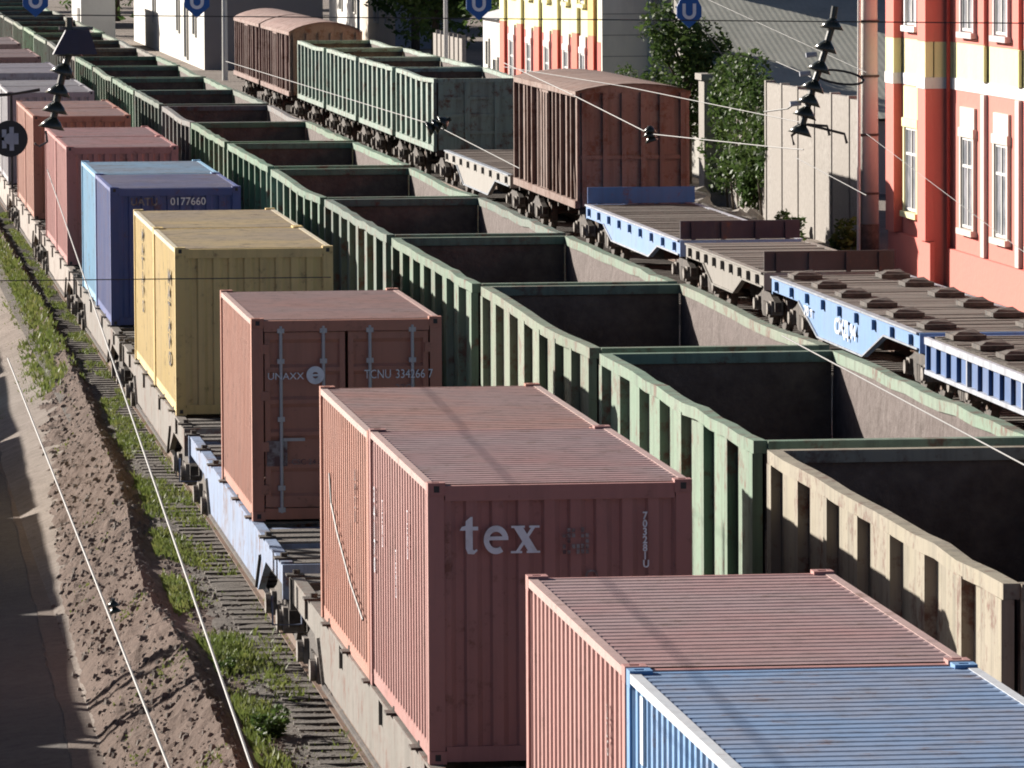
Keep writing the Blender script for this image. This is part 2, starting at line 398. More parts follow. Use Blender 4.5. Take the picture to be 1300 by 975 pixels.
letter('2\n2\nG\n1', (-hw - .0035, 1.0, 2.1), .16, '-x', M['faint'], CO['red'], 1, 'LEFT', 0, .8)
# loose cable on tex2
cb = MB(); cb.tube([(-hw - .015, 4.6, 1.75), (-hw - .02, 4.3, 1.45), (-hw - .015, 3.6, 1.2), (-hw - .02, 2.0, .85), (-hw - .02, .5, .62)], .012, 5)
cb.build('hanging_cable', M['darkwire'], CO['tex2'])
letter('U\nM\nZ\nU', (-hw - .0035, 1.6, 1.95), .18, '-x', M['faint'], CO['tex2'], 1, 'LEFT', 0, .8)
# closed-door container
letter('UNAXX', (-hw + .20, -.0, CH - .78), .125, '-y', M['white'], CO['door'], 1.05)
letter('TCNU', (.22, -.0, CH - .78), .16, '-y', M['white'], CO['door'], .78)
letter('334266 7', (.62, -.0, CH - .78), .16, '-y', M['white'], CO['door'], .80)
letter('22G1', (.62, -.0, CH - .95), .13, '-y', M['faint'], CO['door'], .95)
lg = MB()
for i, q in enumerate(arc(-.405, CH - .73, .04, .115, 0, 360, 28)): lg.prism(q, 'y', -.001 - .00001 * (i % 2), .001)
lg.box(-.47, -.34, -.003, -.0015, CH - .745, CH - .715)
lg.build('logo', M['white'], CO['door'])
pl = MB(); pl.box(-hw + .19, -hw + .45, .02, .045, .70, 1.02); pl.build('data_plate', M['faint'], CO['door'])
letter('CSC 24', (-hw + .5, -.0, .72), .10, '-y', M['faint'], CO['door'], 1)
# yellow stacked lettering, navy number
letter('M\nA\nT\nA\nV\nO', (-hw - .0035, 1.9, 1.95), .30, '-x', M['dark_letter'], CO['yel'], 3.2, 'LEFT', .01, .85)
letter('M\nA\nT\nA\nV\nO', (-hw - .0035, 3.4, 2.2), .28, '-x', M['dark_letter'], CO['yel2'], 2.6, 'LEFT', .008, .85)
letter('UATU', (-hw + .38, -.003, CH - .34), .20, '-y', M['faint'], CO['navy'], .95, 'LEFT', .004)
letter('0177660', (-hw + 1.12, -.003, CH - .34), .20, '-y', M['white'], CO['navy'], .95, 'LEFT', .002)

# ------------------------------------------------------------------ running gear
def make_bogie():
    b = MB()
    for sx in (-1, 1):
        xa, xb = (sx * 1.02 - .07, sx * 1.02 + .07)
        b.prism([(-1.25, .42), (-1.25, .62), (-.75, .72), (-.35, .86), (.35, .86), (.75, .72), (1.25, .62), (1.25, .42), (.72, .42), (.45, .25), (-.45, .25), (-.72, .42)], 'x', xa, xb)
        b.mat(1)
        for y in (-.925, .925): b.box(sx * 1.02 - .13, sx * 1.02 + .13, y - .17, y + .17, .34, .64)
        for y in (-.925, .925): b.cyl((sx * 1.15, y, .475), (sx * 1.22, y, .475), .13, 12)
        b.mat(0)
        for k in (-.2, 0, .2): b.cyl((sx * 1.02 + .0, k, .30), (sx * 1.02, k, .60), .085, 8) if False else b.box(sx * 1.02 - .10, sx * 1.02 + .10, k - .07, k + .07, .27, .58)
    b.box(-1.0, 1.0, -.22, .22, .55, .83)
    root = b.build('bogie', [M['iron'], M['axle']])
    for y in (-.925, .925):
        w = MB(); w.cyl((-1.1, y, .475), (1.1, y, .475), .075, 10)
        for sx in (-1, 1):
            w.mat(0); w.cyl((sx * .72, y, .475), (sx * .85, y, .475), .475, 28)
            w.cyl((sx * .72 - sx * .03, y, .475), (sx * .72, y, .475), .505, 28)
            w.mat(1); w.tube([(sx * .80, y, .475), (sx * .866, y, .475)], .30, 20)
        w.build('wheelset', [M['iron'], M['rail']], root)
    return root
bogie0 = make_bogie()
def add_bogies(root, ys, first=[True]):
    for y in ys:
        if first[0]: b = bogie0; b.parent = root; first[0] = False
        else: b = copy_tree(bogie0, root)
        b.location = (0, y, 0)
def add_couplers(root, y0, y1):
    for y, s in ((y0, -1), (y1, 1)):
        c = MB(); c.box(-.11, .11, min(y, y + s * .62), max(y, y + s * .62), .93, 1.13)
        c.box(-.22, .20, min(y + s * .48, y + s * .70), max(y + s * .48, y + s * .70), .90, 1.16); c.build('coupler', M['iron'], root)

# ------------------------------------------------------------------ container flat wagons (train 1)
def make_flat60(style):
    root = empty('container_wagon', (0, 0, 0)); Lw = 18.4; a = -Lw / 2; bnd = Lw / 2
    s = MB()
    # sills: fish-belly for the blue one, straight channel for the others
    for sx in (-1, 1):
        x0, x1 = sorted((sx * 1.19, sx * 1.10))
        if style == 'belly':
            s = MB(); s.prism([(a, .98), (a, 1.25), (bnd, 1.25), (bnd, .96), (bnd - 3.1, .96), (bnd - 4.5, .46), (a + 4.5, .46), (a + 3.1, .96)], 'x', x0, x1)
        else:
            s = MB(); s.prism([(a, .88), (a, 1.25), (bnd, 1.25), (bnd, .93), (bnd - 3.2, .93), (bnd - 4.4, .55), (a + 4.4, .55), (a + 3.2, .93)], 'x', x0, x1)
        x0, x1 = sorted((sx * 1.23, sx * 1.09)); s.box(x0, x1, a + .01, bnd - .01, 1.252, 1.285)
        for k in range(4 if style != 'belly' else 0):
            y = a + 2.2 + k * (Lw - 4.4) / 3; xo = sorted((sx * 1.192, sx * 1.225)); s.box(xo[0], xo[1], y - .05, y + .05, .99, 1.25)
        o = s.build('side_sill', M['paint_wagon'], root); o['painted'] = 1
    c = MB(); c.box(-.35, .35, a + .1, bnd - .1, .75, 1.22)
    for k in range(14):
        y = a + .3 + k * (Lw - .6) / 13; c.box(-1.095, 1.095, y - .09, y + .09, 1.05, 1.245)
    o = c.build('underframe', M['paint_wagon'], root); o['painted'] = 1
    d = MB()
    for k in range(30):
        y = a + .15 + k * (Lw - .4) / 29
        if k % 4 != 3: d.box(-1.085, 1.085, y - .17, y + .17, 1.247, 1.275)
    o = d.build('deck', M['sleeper'], root)
    for k in range(8):
        y = a + .35 + k * (Lw - .7) / 7
        for sx in (-1, 1):
            l = MB(); x = sx * 1.17; l.box(x - .12, x + .09, y - .13, y + .13, 1.286, 1.31); l.cyl((x, y, 1.31), (x, y, 1.36), .045, 8)
            l.build('twist_lock', M['iron'], root)
    for y, sg in ((a, -1), (bnd, 1)):
        e = MB(); y0, y1 = sorted((y, y + sg * .10)); e.box(-1.22, 1.22, y0, y1, .84, 1.26)
        e.tube([(-1.35, y + sg * .14, .9), (-1.35, y + sg * .2, .55), (-1.0, y + sg * .2, .55), (-1.0, y + sg * .14, .9)], .015, 5)
        o = e.build('end_beam', M['paint_wagon'], root); o['painted'] = 1
    br = MB(); br.box(-.6, .6, -3.2, -1.6, .45, .74); br.cyl((.3, .6, .6), (.3, 2.6, .6), .2, 12)
    for sx in (-1, 1): br.tube([(sx * 1.2, -5.3, .95), (sx * 1.2, -4.6, .5), (sx * 1.2, 4.6, .5), (sx * 1.2, 5.3, .95)], .03, 5)
    br.build('brake_gear', M['iron'], root)
    add_couplers(root, a, bnd); add_bogies(root, (a + 1.9, bnd - 1.9))
    return root
w_st = make_flat60('straight'); w_be = make_flat60('belly')
WG = 'flat wagons carrying the containers'
wc = {'be': [w_be, False], 'st': [w_st, False]}
def place_wagon(kind, y, color, label):
    s = wc[kind]
    if s[1]: o = copy_tree(s[0], None, color)
    else: o = s[0]; s[1] = True; recolor(o, color)
    o.location = (6.807, y, 0); tag(o, label, 'flat wagon', WG)
CREAM = (.23, .21, .185); LTBLUE = (.27, .36, .54)
yc = [44.7, 64.35, 84.0, 103.65, 123.4, 143.1, 163.0, 182.7, 202.5, 222.3, 242.1]
lab = ['flat wagon under the bright blue container closest to the camera', 'dusty grey flat wagon under the tex container', 'pale blue flat wagon with deep side sills under the closed-door container', 'grey flat wagon under the two yellow containers', 'dusty flat wagon under the navy and sky blue containers', 'dusty flat wagon under the rose red containers', 'dusty flat wagon under the pink brown pair of containers', 'flat wagon hidden under the pale grey pair of containers', 'flat wagon far off under the lavender grey pair of containers', 'flat wagon far off under the dull red pair of containers', 'flat wagon far off under the farthest pale pink containers']
for i, y in enumerate(yc):
    place_wagon('be' if i == 2 else 'st', y, LTBLUE if i == 2 else CREAM if i < 5 else (.38, .33, .29), lab[i])

# ------------------------------------------------------------------ open gondolas
GL = 12.92
def make_gondola():
    root = empty('gondola_wagon', (0, 0, 0)); a, b = 0, GL
    for sx in (-1, 1):
        s = MB(); xi, xo = sx * 1.43, sx * 1.45
        xs = sorted((xi, xo))
        # panel: outer face painted, inner face scoured
        s.mat(0); s.face([(xo, a, 1.25), (xo, a, 3.36), (xo, b, 3.36), (xo, b, 1.25)] if sx < 0 else [(xo, a, 1.25), (xo, b, 1.25), (xo, b, 3.36), (xo, a, 3.36)])
        # slightly dented inner sheet
        g = []
        for zi in range(7):
            z = 1.25 + (3.38 - 1.25) * zi / 6
            g.append([(xi + sx * (.0 if zi in (0, 6) else random.uniform(-.018, .004)), a + GL * k / 24, z) for k in range(25)])
        s.mat(1); s.sheet(g if sx < 0 else g[::-1]); s.mat(0)
        bow = lambda y: .0
        # top rim as a beam with a few kinks
        n = 12
        for k in range(n):
            y0 = a + GL * k / n; y1 = a + GL * (k + 1) / n
            d0 = RIM[k]; d1 = RIM[k + 1]
            x0 = sx * 1.40; x1 = sx * 1.545
            p = [(min(x0, x1), y0, 3.345 + d0), (max(x0, x1), y0, 3.345 + d0), (max(x0, x1), y1, 3.345 + d1), (min(x0, x1), y1, 3.345 + d1)]
            s.hexa(p + [(q[0], q[1], 3.48 + dd) for q, dd in zip(p, (d0, d0, d1, d1))])
        s.box(*sorted((sx * 1.451, sx * 1.565)), a + .002, b - .002, 1.15, 1.33)
        # posts (hat sections)
        for k in range(8):
            y = a + .16 + k * (GL - .32) / 7; wd = .17 if k in (0, 7) else .13
            s.prism([(sx * 1.452, y - wd), (sx * 1.555, y - wd * .8), (sx * 1.555, y + wd * .8), (sx * 1.452, y + wd)][::sx], 'z', 1.332, 3.343)
        for k in range(7):   # bottom hatches
            y = a + .16 + (k + .5) * (GL - .32) / 7
            s.box(*sorted((sx * 1.452, sx * 1.48)), y - .55, y + .55, 1.335, 1.37)
        o = s.build('side_wall', [M['paint_wagon'], M['inner']], root); o['painted'] = 1
    for y, sg in ((a, -1), (b, 1)):
        e = MB(); yo, yi = y, y - sg * .05
        e.box(-1.395, 1.395, *sorted((yo, yi)), 1.2, 3.344)
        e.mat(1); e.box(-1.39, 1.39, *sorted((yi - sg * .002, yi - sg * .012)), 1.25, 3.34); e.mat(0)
        e.box(-1.398, 1.398, *sorted((yo + sg * .07, yi - sg * .07)), 3.347, 3.478)
        for x in (-1.32, -.48, .48, 1.32): e.box(x - .08, x + .08, *sorted((yo + sg * .001, yo + sg * .10)), 1.2, 3.345)
        for z in (1.75, 2.3, 2.85): e.box(-1.39, 1.39, *sorted((yo + sg * .001, yo + sg * .06)), z - .05, z + .05)
        o = e.build('end_wall', [M['paint_wagon'], M['end_steel']], root); o['painted'] = 1
    f = MB(); g = []
    for i in range(9):
        g.append([(-1.42 + 2.84 * i / 8, a + .06 + (GL - .12) * j / 30, 1.30 + random.uniform(0, .10)) for j in range(31)])
    f.sheet([[r[i] for r in g] for i in range(31)]); f.build('floor', M['end_steel'], root)
    u = MB(); u.box(-.3, .3, a - .1, b + .1, .85, 1.19)
    for k in range(8):
        y = a + .3 + k * (GL - .6) / 7; u.box(-1.45, 1.45, y - .08, y + .08, 1.0, 1.195)
    u.box(-.5, .5, GL / 2 - .9, GL / 2 + .5, .5, .84)
    u.build('underframe', M['iron'], root)
    lad = MB()
    for x in (1.05, 1.35): lad.tube([(x, a - .14, 1.2), (x, a - .14, 3.3)], .012, 5)
    for k in range(6): lad.tube([(1.05, a - .14, 1.4 + k * .34), (1.35, a - .14, 1.4 + k * .34)], .01, 5)
    lad.build('ladder', M['iron'], root)
    add_couplers(root, a - .0, b + .0); add_bogies(root, (a + 2.1, b - 2.1))
    return root
random.seed(11)
protos = []
for v in range(3):
    RIM = [0] + [random.uniform(-.03, .012) for _ in range(11)] + [0]
    if v == 0: RIM = [0, -.01, -.03, -.05, -.06, -.06, -.05, -.03, -.02, -.01, 0, 0, 0]
    protos.append(make_gondola())
gcol = [(.24, .25, .2), (.37, .33, .24), (.20, .30, .21), (.20, .26, .18), (.17, .26, .18), (.16, .25, .17), (.17, .26, .18), (.15, .23, .16), (.20, .20, .16), (.12, .19, .14)]
gadj = ['grey green', 'cream tan', 'pale green', 'sandy tan', 'mint green', 'grey green', 'dull green', 'dull green', 'brownish grey', 'dark green']
G0 = 51.26; pus = [0, 0, 0]
def put_gondola(v, loc, color, label, group, cat='gondola wagon'):
    if pus[v]: o = copy_tree(protos[v], None, color)
    else: o = protos[v]; pus[v] = 1; recolor(o, color)
    o.location = loc; tag(o, label, cat, group); return o
random.seed(5)
glabels = ['cream tan open gondola nearest the camera, beside the red and blue containers', 'pale green open gondola beside the tex container', 'dull olive gondola with sagging rim, beyond the pale green one by the tex container', 'mint green gondola in the long row, beside the yellow containers']
for i in range(0, 27):
    if i < 4: c = gcol[i + 1]; lb = glabels[i]
    else:
        k = 5 + i % 5; c = gcol[k]; lb = f'{gadj[k]} empty gondola, {ORD[i]} from the cream tan one in the long row'
    if i > 3: c = tuple(x * random.uniform(.85, 1.1) for x in c)
    put_gondola((1, 0, 0, 1, 2)[i] if i == 2 else (1, 2, 0)[i % 3] if i != 2 else 0, (11.385 + random.uniform(-.02, .02), G0 + 13.92 * i, random.uniform(-.02, .02)), c, lb, 'empty gondolas in the long middle row')
# green gondolas on the far track
for i in range(4):
    put_gondola(i % 3, (21.45, 199.8 + 14.3 * i, 0), (.28, .38, .32), f'green gondola on the far track, {ORD[i]} counting away from the tall rusty boxcar', 'green gondolas on the far track')

# ------------------------------------------------------------------ boxcars
def make_boxcar(Lb, top, ribs, color, rise=.40):
    root = empty('boxcar', (0, 0, 0)); w = 1.40
    for sx in (-1, 1):
        s = MB(); s.face([(sx * w, 0, 1.15), (sx * w, 0, top), (sx * w, Lb, top), (sx * w, Lb, 1.15)][::-sx])
        for k in range(ribs + 1):
            y = .08 + k * (Lb - .16) / ribs; d = random.uniform(.07, .13); wd = random.uniform(.05, .09)
            s.box(*sorted((sx * (w + .002), sx * (w + d))), y - wd, y + wd, 1.32, top - .13)
        s.box(*sorted((sx * (w + .002), sx * (w + .14))), -.01, Lb + .01, 1.12, 1.315); s.box(*sorted((sx * (w + .002), sx * (w + .12))), -.01, Lb + .01, top - .125, top + .02)
        for k in range(ribs // 3):
            y = .8 + k * (Lb - 1.2) / (ribs // 3); s.hexa([(sx * (w + .03) - .015, y - .05, 1.35), (sx * (w + .03) + .015, y - .05, 1.35), (sx * (w + .03) + .015, y + .05, 1.35), (sx * (w + .03) - .015, y + .05, 1.35), (sx * (w + .03) - .015, y + .75, top - .2), (sx * (w + .03) + .015, y + .75, top - .2), (sx * (w + .03) + .015, y + .85, top - .2), (sx * (w + .03) - .015, y + .85, top - .2)])
        o = s.build('side_wall', M['paint_rusty'], root, color); o['painted'] = 1
        dr = MB(); dr.box(*sorted((sx * (w + .05), sx * (w + .105))), Lb / 2 - 1., Lb / 2 + 1., 1.33, top - .14)
        for k in range(4): dr.box(*sorted((sx * (w + .106), sx * (w + .135))), Lb / 2 - .95 + k * .6, Lb / 2 - .87 + k * .6, 1.36, top - .2)
        o = dr.build('sliding_door', M['paint_rusty'], root, tuple(x * .9 for x in color)); o['painted'] = 1
        rb = MB()
    n = 10; P = [(-w - .14 + (2 * w + .28) * k / n, top + .03 + rise * math.sin(math.pi * k / n) ** .8) for k in range(n + 1)]
    ro = MB()
    for j in range(12):
        y0 = -.15 + (Lb + .3) * j / 12; y1 = -.15 + (Lb + .3) * (j + 1) / 12
        for k in range(n): ro.face([(P[k][0], y0, P[k][1]), (P[k + 1][0], y0, P[k + 1][1]), (P[k + 1][0], y1, P[k + 1][1]), (P[k][0], y1, P[k][1])])
        if j:
            pp = [(q[0], q[1] + .03) for q in P]
            for k in range(n): ro.face([(pp[k][0], y0 - .04, pp[k][1]), (pp[k + 1][0], y0 - .04, pp[k + 1][1]), (pp[k + 1][0], y0 + .04, pp[k + 1][1]), (pp[k][0], y0 + .04, pp[k][1])])
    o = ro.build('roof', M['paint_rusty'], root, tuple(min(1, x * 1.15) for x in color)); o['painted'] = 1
    for y, sg in ((0, -1), (Lb, 1)):
        e = MB(); poly = [(-w, 1.15), (w, 1.15)] + [(p[0] * .94, p[1]) for p in P[::-1]]
        e.prism(poly, 'y', y - .0, y - sg * .04)
        for x in (-1.3, -.75, -.25, .25, .75, 1.3): e.box(x - .06, x + .06, *sorted((y + sg * .001, y + sg * .09)), 1.16, top - .02)
        e.box(-w, w, *sorted((y + sg * .001, y + sg * .07)), 2.4, 2.5)
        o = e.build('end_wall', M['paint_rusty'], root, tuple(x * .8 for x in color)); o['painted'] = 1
    u = MB(); u.box(-.3, .3, -.1, Lb + .1, .82, 1.11)
    for k in range(7): y = .3 + k * (Lb - .6) / 6; u.box(-1.4, 1.4, y - .08, y + .08, .95, 1.112)
    u.build('underframe', M['iron'], root)
    add_couplers(root, 0, Lb); add_bogies(root, (2.0, Lb - 2.0))
    return root
M['paint_rusty'] = paint_mat('rust streaked paint', .9, .8, .7, .012, .75, fadecol=(.40, .34, .31), streak=.6)
random.seed(21)
tall = make_boxcar(14.4, 4.15, 13, (.25, .155, .125), .2); tall.location = (21.45, 162.8, 0)
tag(tall, 'tall rusty brown boxcar with ribbed sides on the far track behind the blue-ended flat wagon', 'boxcar')
bx = make_boxcar(16.2, 3.75, 12, (.30, .185, .16)); bx.location = (21.3, 258.6, 0)
tag(bx, 'pinkish brown boxcar with arched roof next to the last green gondola', 'boxcar', 'pinkish boxcars far up the far track')
b2 = copy_tree(bx, None); b2.location = (21.3, 276.0, 0); tag(b2, 'pinkish brown boxcar coupled beyond another arched-roof boxcar, near the white depot', 'boxcar')

# ------------------------------------------------------------------ flat wagons on the far track
def make_flat(Lf, outline, deckmat, flaps=(False, False), fits=5, truss=False, sillcol=None, flapcol=(.05, .035, .032), trim=None):
    root = empty('flat_wagon', (0, 0, 0))
    for sx in (-1, 1):
        s = MB(); s.prism(outline, 'x', *sorted((sx * 1.34, sx * 1.42)))
        if truss:
            for z0, z1 in ((.62, .70), (1.16, 1.285)): s.mat(1); s.box(*sorted((sx * 1.422, sx * 1.50)), .0, Lf, z0, z1)
            for k in range(15): y = .1 + k * (Lf - .2) / 14; s.mat(1 if k % 5 == 0 else 0); s.box(*sorted((sx * 1.422, sx * 1.49)), y - .05, y + .05, .702, 1.158)
            s.mat(0)
        else:
            s.mat(1); s.box(*sorted((sx * 1.33, sx * 1.47)), .0, Lf, 1.262, 1.30)
            for p, q in zip(outline[3:], outline[4:]):
                d = Vector((q[0] - p[0], q[1] - p[1])).normalized(); nrm = (-d[1] * .035, d[0] * .035)
                s.prism([p, q, (q[0] - nrm[0], q[1] - nrm[1]), (p[0] - nrm[0], p[1] - nrm[1])], 'x', *sorted((sx * 1.423, sx * 1.46)))
            s.mat(0)
            for k in range(9): y = .7 + k * (Lf - 1.4) / 8; s.box(*sorted((sx * 1.422, sx * 1.50)), y - .07, y + .07, 1.03, 1.22)
        o = s.build('side_sill', [M['paint_fresh'], M['trim_' + (trim or 'pale')]], root, sillcol); o['painted'] = 1
    d = MB()
    for k in range(int(Lf / .22)):
        y = .02 + k * .22; d.box(-1.325, 1.325, y, y + .205, 1.235, 1.295 + random.uniform(-.01, .012))
    d.build('deck', M[deckmat], root)
    for k in range(fits):
        for sx in (-1, 1):
            f = MB(); y = 1.1 + (k + random.uniform(-.08, .08)) * (Lf - 2.2) / max(1, fits - 1); x = sx * .92
            f.box(x - .30, x + .30, y - .45, y + .35, 1.315, 1.40); f.hexa([(x - .26, y - .36, 1.40), (x + .26, y - .36, 1.40), (x + .26, y + .3, 1.40), (x - .26, y + .3, 1.40), (x - .16, y - .25, 1.45), (x + .2, y - .28, 1.43), (x + .18, y + .1, 1.48), (x - .14, y + .2, 1.44)])
            f.build('folded_stop', M['iron'], root)
    for y, fl in ((0, flaps[0]), (Lf, flaps[1])):
        sg = -1 if y == 0 else 1
        e = MB(); e.box(-1.42, 1.42, *sorted((y, y + sg * .10)), .92, 1.29)
        o = e.build('end_beam', M['paint_fresh'], root, sillcol); o['painted'] = 1
        if fl:
            e = MB(); e.box(-1.40, 1.40, *sorted((y + sg * .0, y - sg * .06)), 1.32, 1.74)
            for x in (-1.1, -.4, .4, 1.1): e.box(x - .05, x + .05, *sorted((y + sg * .001, y + sg * .06)), 1.30, 1.71)
            e.build('end_flap', M['paint'], root, flapcol if not isinstance(fl, tuple) else fl)
    u = MB(); u.box(-.3, .3, .1, Lf - .1, .72, 1.23)
    for k in range(9): y = .4 + k * (Lf - .8) / 8; u.box(-1.33, 1.33, y - .07, y + .07, .98, 1.232)
    u.box(-.7, .7, Lf / 2 - .8, Lf / 2 + .8, .4, .71)
    u.build('underframe', M['iron'], root)
    add_couplers(root, 0, Lf); add_bogies(root, (1.75, Lf - 1.75))
    return root
def trim_mat(nm, c):
    n = NT('trim ' + nm); return n.done(n.mix(n.ramp(n.noise(3, 5), .4, .75), c, tuple(x * .55 for x in c)), .6)
M['trim_pale'] = trim_mat('pale', (.40, .44, .50)); M['trim_white'] = trim_mat('white', (.52, .55, .62)); M['trim_grey'] = trim_mat('grey', (.30, .28, .25))
def belly(Lf, e, m, z1=1.0, z2=.50): return [(0, 1.26), (Lf, 1.26), (Lf, z1), (Lf - e, z1), (Lf - m, z2), (m, z2), (e, z1), (0, z1)]
FX = 21.45
A = make_flat(14.2, [(0, 1.16), (14.2, 1.16), (14.2, .70), (0, .70)], 'ballast', fits=6, truss=True, sillcol=(.07, .16, .38), trim='white'); A.location = (FX, 97.2, 0)
tag(A, 'flat wagon with white edged dark blue truss sides, closest on the far track', 'flat wagon', 'bare flat wagons on the far track')
A2 = copy_tree(A, None, (.07, .16, .38)); A2.location = (FX, 82.3, 0); tag(A2, 'dark blue truss flat wagon before the white edged one, mostly out of view', 'flat wagon', 'bare flat wagons on the far track')
B = make_flat(17.4, belly(17.4, 3.6, 6.0, .98, .42), 'sleeper', fits=6, sillcol=(.17, .34, .64), trim='pale'); B.location = (FX, 112.4, 0)
tag(B, 'light blue flat wagon with deep belly sides facing the red station building', 'flat wagon', 'bare flat wagons on the far track')
Cw = make_flat(11.6, belly(11.6, 2.8, 4.2, .98, .60), 'sleeper', flaps=(True, False), fits=0, sillcol=(.28, .26, .23), trim='grey'); Cw.location = (FX, 131.1, 0)
tag(Cw, 'grey flat wagon with dark brown raised end flap behind the light blue one', 'flat wagon', 'bare flat wagons on the far track')
D = make_flat(17.4, belly(17.4, 3.6, 5.2, .95, .62), 'ballast', flaps=((.04, .035, .06), (.03, .17, .48)), fits=0, sillcol=(.22, .38, .68), trim='white'); D.location = (FX, 143.9, 0)
tag(D, 'pale blue flat wagon with blue raised end flaps in front of the tall rusty boxcar', 'flat wagon', 'bare flat wagons on the far track')
F = make_flat(18.2, belly(18.2, 3.6, 5.6, .95, .45), 'sandy', fits=0, sillcol=(.36, .34, .31), trim='pale'); F.location = (FX, 179.2, 0)
tag(F, 'pale grey empty flat wagon between the rusty boxcar and green gondolas', 'flat wagon', 'bare flat wagons on the far track')
sm = MB()
for k in range(5): sm.box(-1.0 + .1 * k, 1.0 - .1 * k, 2 + k * 1.4, 2.9 + k * 1.4, 1.31, 1.42)
letter('CЖД 94', (-1.4635, 9.2, .68), .42, '-x', M['white'], B, 1.6, 'LEFT', .01)
letter('70 т', (-1.4635, 13.0, .78), .28, '-x', M['white'], B, 2.2, 'LEFT', .006)

# ------------------------------------------------------------------ left train (its shadow lies on the road)
LX, LZ = -4.7, -1.2
for k in range(-2, 7):
    y = 97.6 + 13.92 * k
    if k in (-2,):
        continue
    lg_ = put_gondola(k % 3, (LX + .16 + .023 * (y - 98), y - 13.92 + .5, LZ), (.32, .35, .30), f'gondola on the left track shading the road, {ORD[k + 2]} from its covered boxcar', 'wagons on the left track shading the road'); lg_.rotation_euler = (0, 0, -.023)
lb = copy_tree(bx, None); lb.location = (LX, 97.6 - 13.92 * 2 - 16.3, LZ); tag(lb, 'covered boxcar on the left track shading the road end', 'boxcar', 'wagons on the left track shading the road')

# ------------------------------------------------------------------ terrain
def zg(x):
    if x >= 4.9: return -.34
    if x >= 3.4: return -.98 + .64 * (x - 3.4) / 1.5
    if x <= -1: return -.98 - .10 * 4.4
    return -.98 - .10 * (3.4 - x)
g = MB(); XS = [-500, -60, -12, -7, -1, 3.4, 4.9, 6, 9, 14, 20, 26, 40, 120, 600]; YS = [-60, 0, 40, 80, 120, 200, 300, 500, 1000, 1600]
g.sheet([[(x, y, zg(x)) for x in XS] for y in YS])
tag(g.build('ground', M['ground']), 'bare yard dirt under the whole rail yard', 'ground', kind='structure')
rd = MB(); rd.sheet([[(x, y, zg(x) + .005) for x in (-2.6, -1, 1, 3.02 + .10 * mn.noise(Vector((3, y * .35, 0))) + .05 * mn.noise(Vector((3, y * 1.7, 0))) + (.010 * (y - 75) if y > 75 else 0))] for y in [10 + .5 * q for q in range(500)]])
tag(rd.build('road', M['asphalt']), 'shaded asphalt road at the foot of the soil bank', 'road', kind='structure')
gu = MB(); gu.sheet([[(x, y, zg(min(x, 3.4)) + .012) for x in (3.03 + .10 * mn.noise(Vector((3, y * .35, 0))) + .05 * mn.noise(Vector((3, y * 1.7, 0))) + (.010 * (y - 75) if y > 75 else 0), 3.3 + (.010 * (y - 75) if y > 75 else 0), 3.75 + (.010 * (y - 75) if y > 75 else 0))] for y in [10 + .5 * q for q in range(500)]])
tag(gu.build('gutter', M['sandy']), 'sandy strip between the road and the soil bank', 'verge', kind='structure')
# soil bank
bm = MB(); rows = []
def lerp(tab, y):
    for (a, va), (b, vb) in zip(tab, tab[1:]):
        if y <= b: return va + (vb - va) * max(0, (y - a)) / (b - a)
    return tab[-1][1]
toe = [(40, 3.35), (73, 3.42), (91, 3.54), (99, 3.67), (105, 3.79), (125, 4.06), (150, 4.3), (200, 4.7)]
crest = [(40, 4.45), (67, 4.47), (77.6, 4.57), (82.6, 4.43), (87.4, 4.48), (96, 4.79), (108, 4.97), (122, 5.15), (152, 5.3), (200, 5.4)]
y = 40.
def bank_z(x, y):
    t0, c0 = lerp(toe, y), lerp(crest, y)
    if x < c0:
        s = max(0, (x - t0) / (c0 - t0)); z = -.97 + .92 * (s ** .85 * (1 - .10 * math.sin(math.pi * s)))
    else: z = -.05 - .19 * min(1, (x - c0) / .28)
    env = min(1, max(0, x - t0) * 5)
    z += (mn.fractal(Vector((x * 2.6, y * 1.0, 3)), .9, 2.1, 5) * .075 + mn.noise(Vector((x * 8, y * 4, 8))) * .045 + max(0, mn.noise(Vector((x * 5, y * 1.6, 21)))) * .045 + abs(mn.noise(Vector((x * 1.3, y * .55, 5)))) * .12) * env * (1 if x < c0 + .15 else .45)
    return z
while y < 190:
    t0, c0 = lerp(toe, y), lerp(crest, y); row = []
    xs = [t0 - .08 + (c0 - t0 + .08) * k / 20 for k in range(21)] + [c0 + .05, c0 + .1, c0 + .17, c0 + .25, c0 + .35, c0 + .5, c0 + .7, c0 + .9, c0 + 1.15]
    for k, x in enumerate(xs):
        z = bank_z(x, y)
        if k == 0: z = -1.06
        if k == len(xs) - 1: z = -.40
        row.append((x + mn.noise(Vector((x * 3, y * 2, 1))) * .03, y, z))
    rows.append(row); y += .2
bm.sheet(rows); tag(bm.build('soil_bank', M['berm'], smooth=False), 'bank of loose brown soil between the road and the container train', 'soil bank', kind='structure')

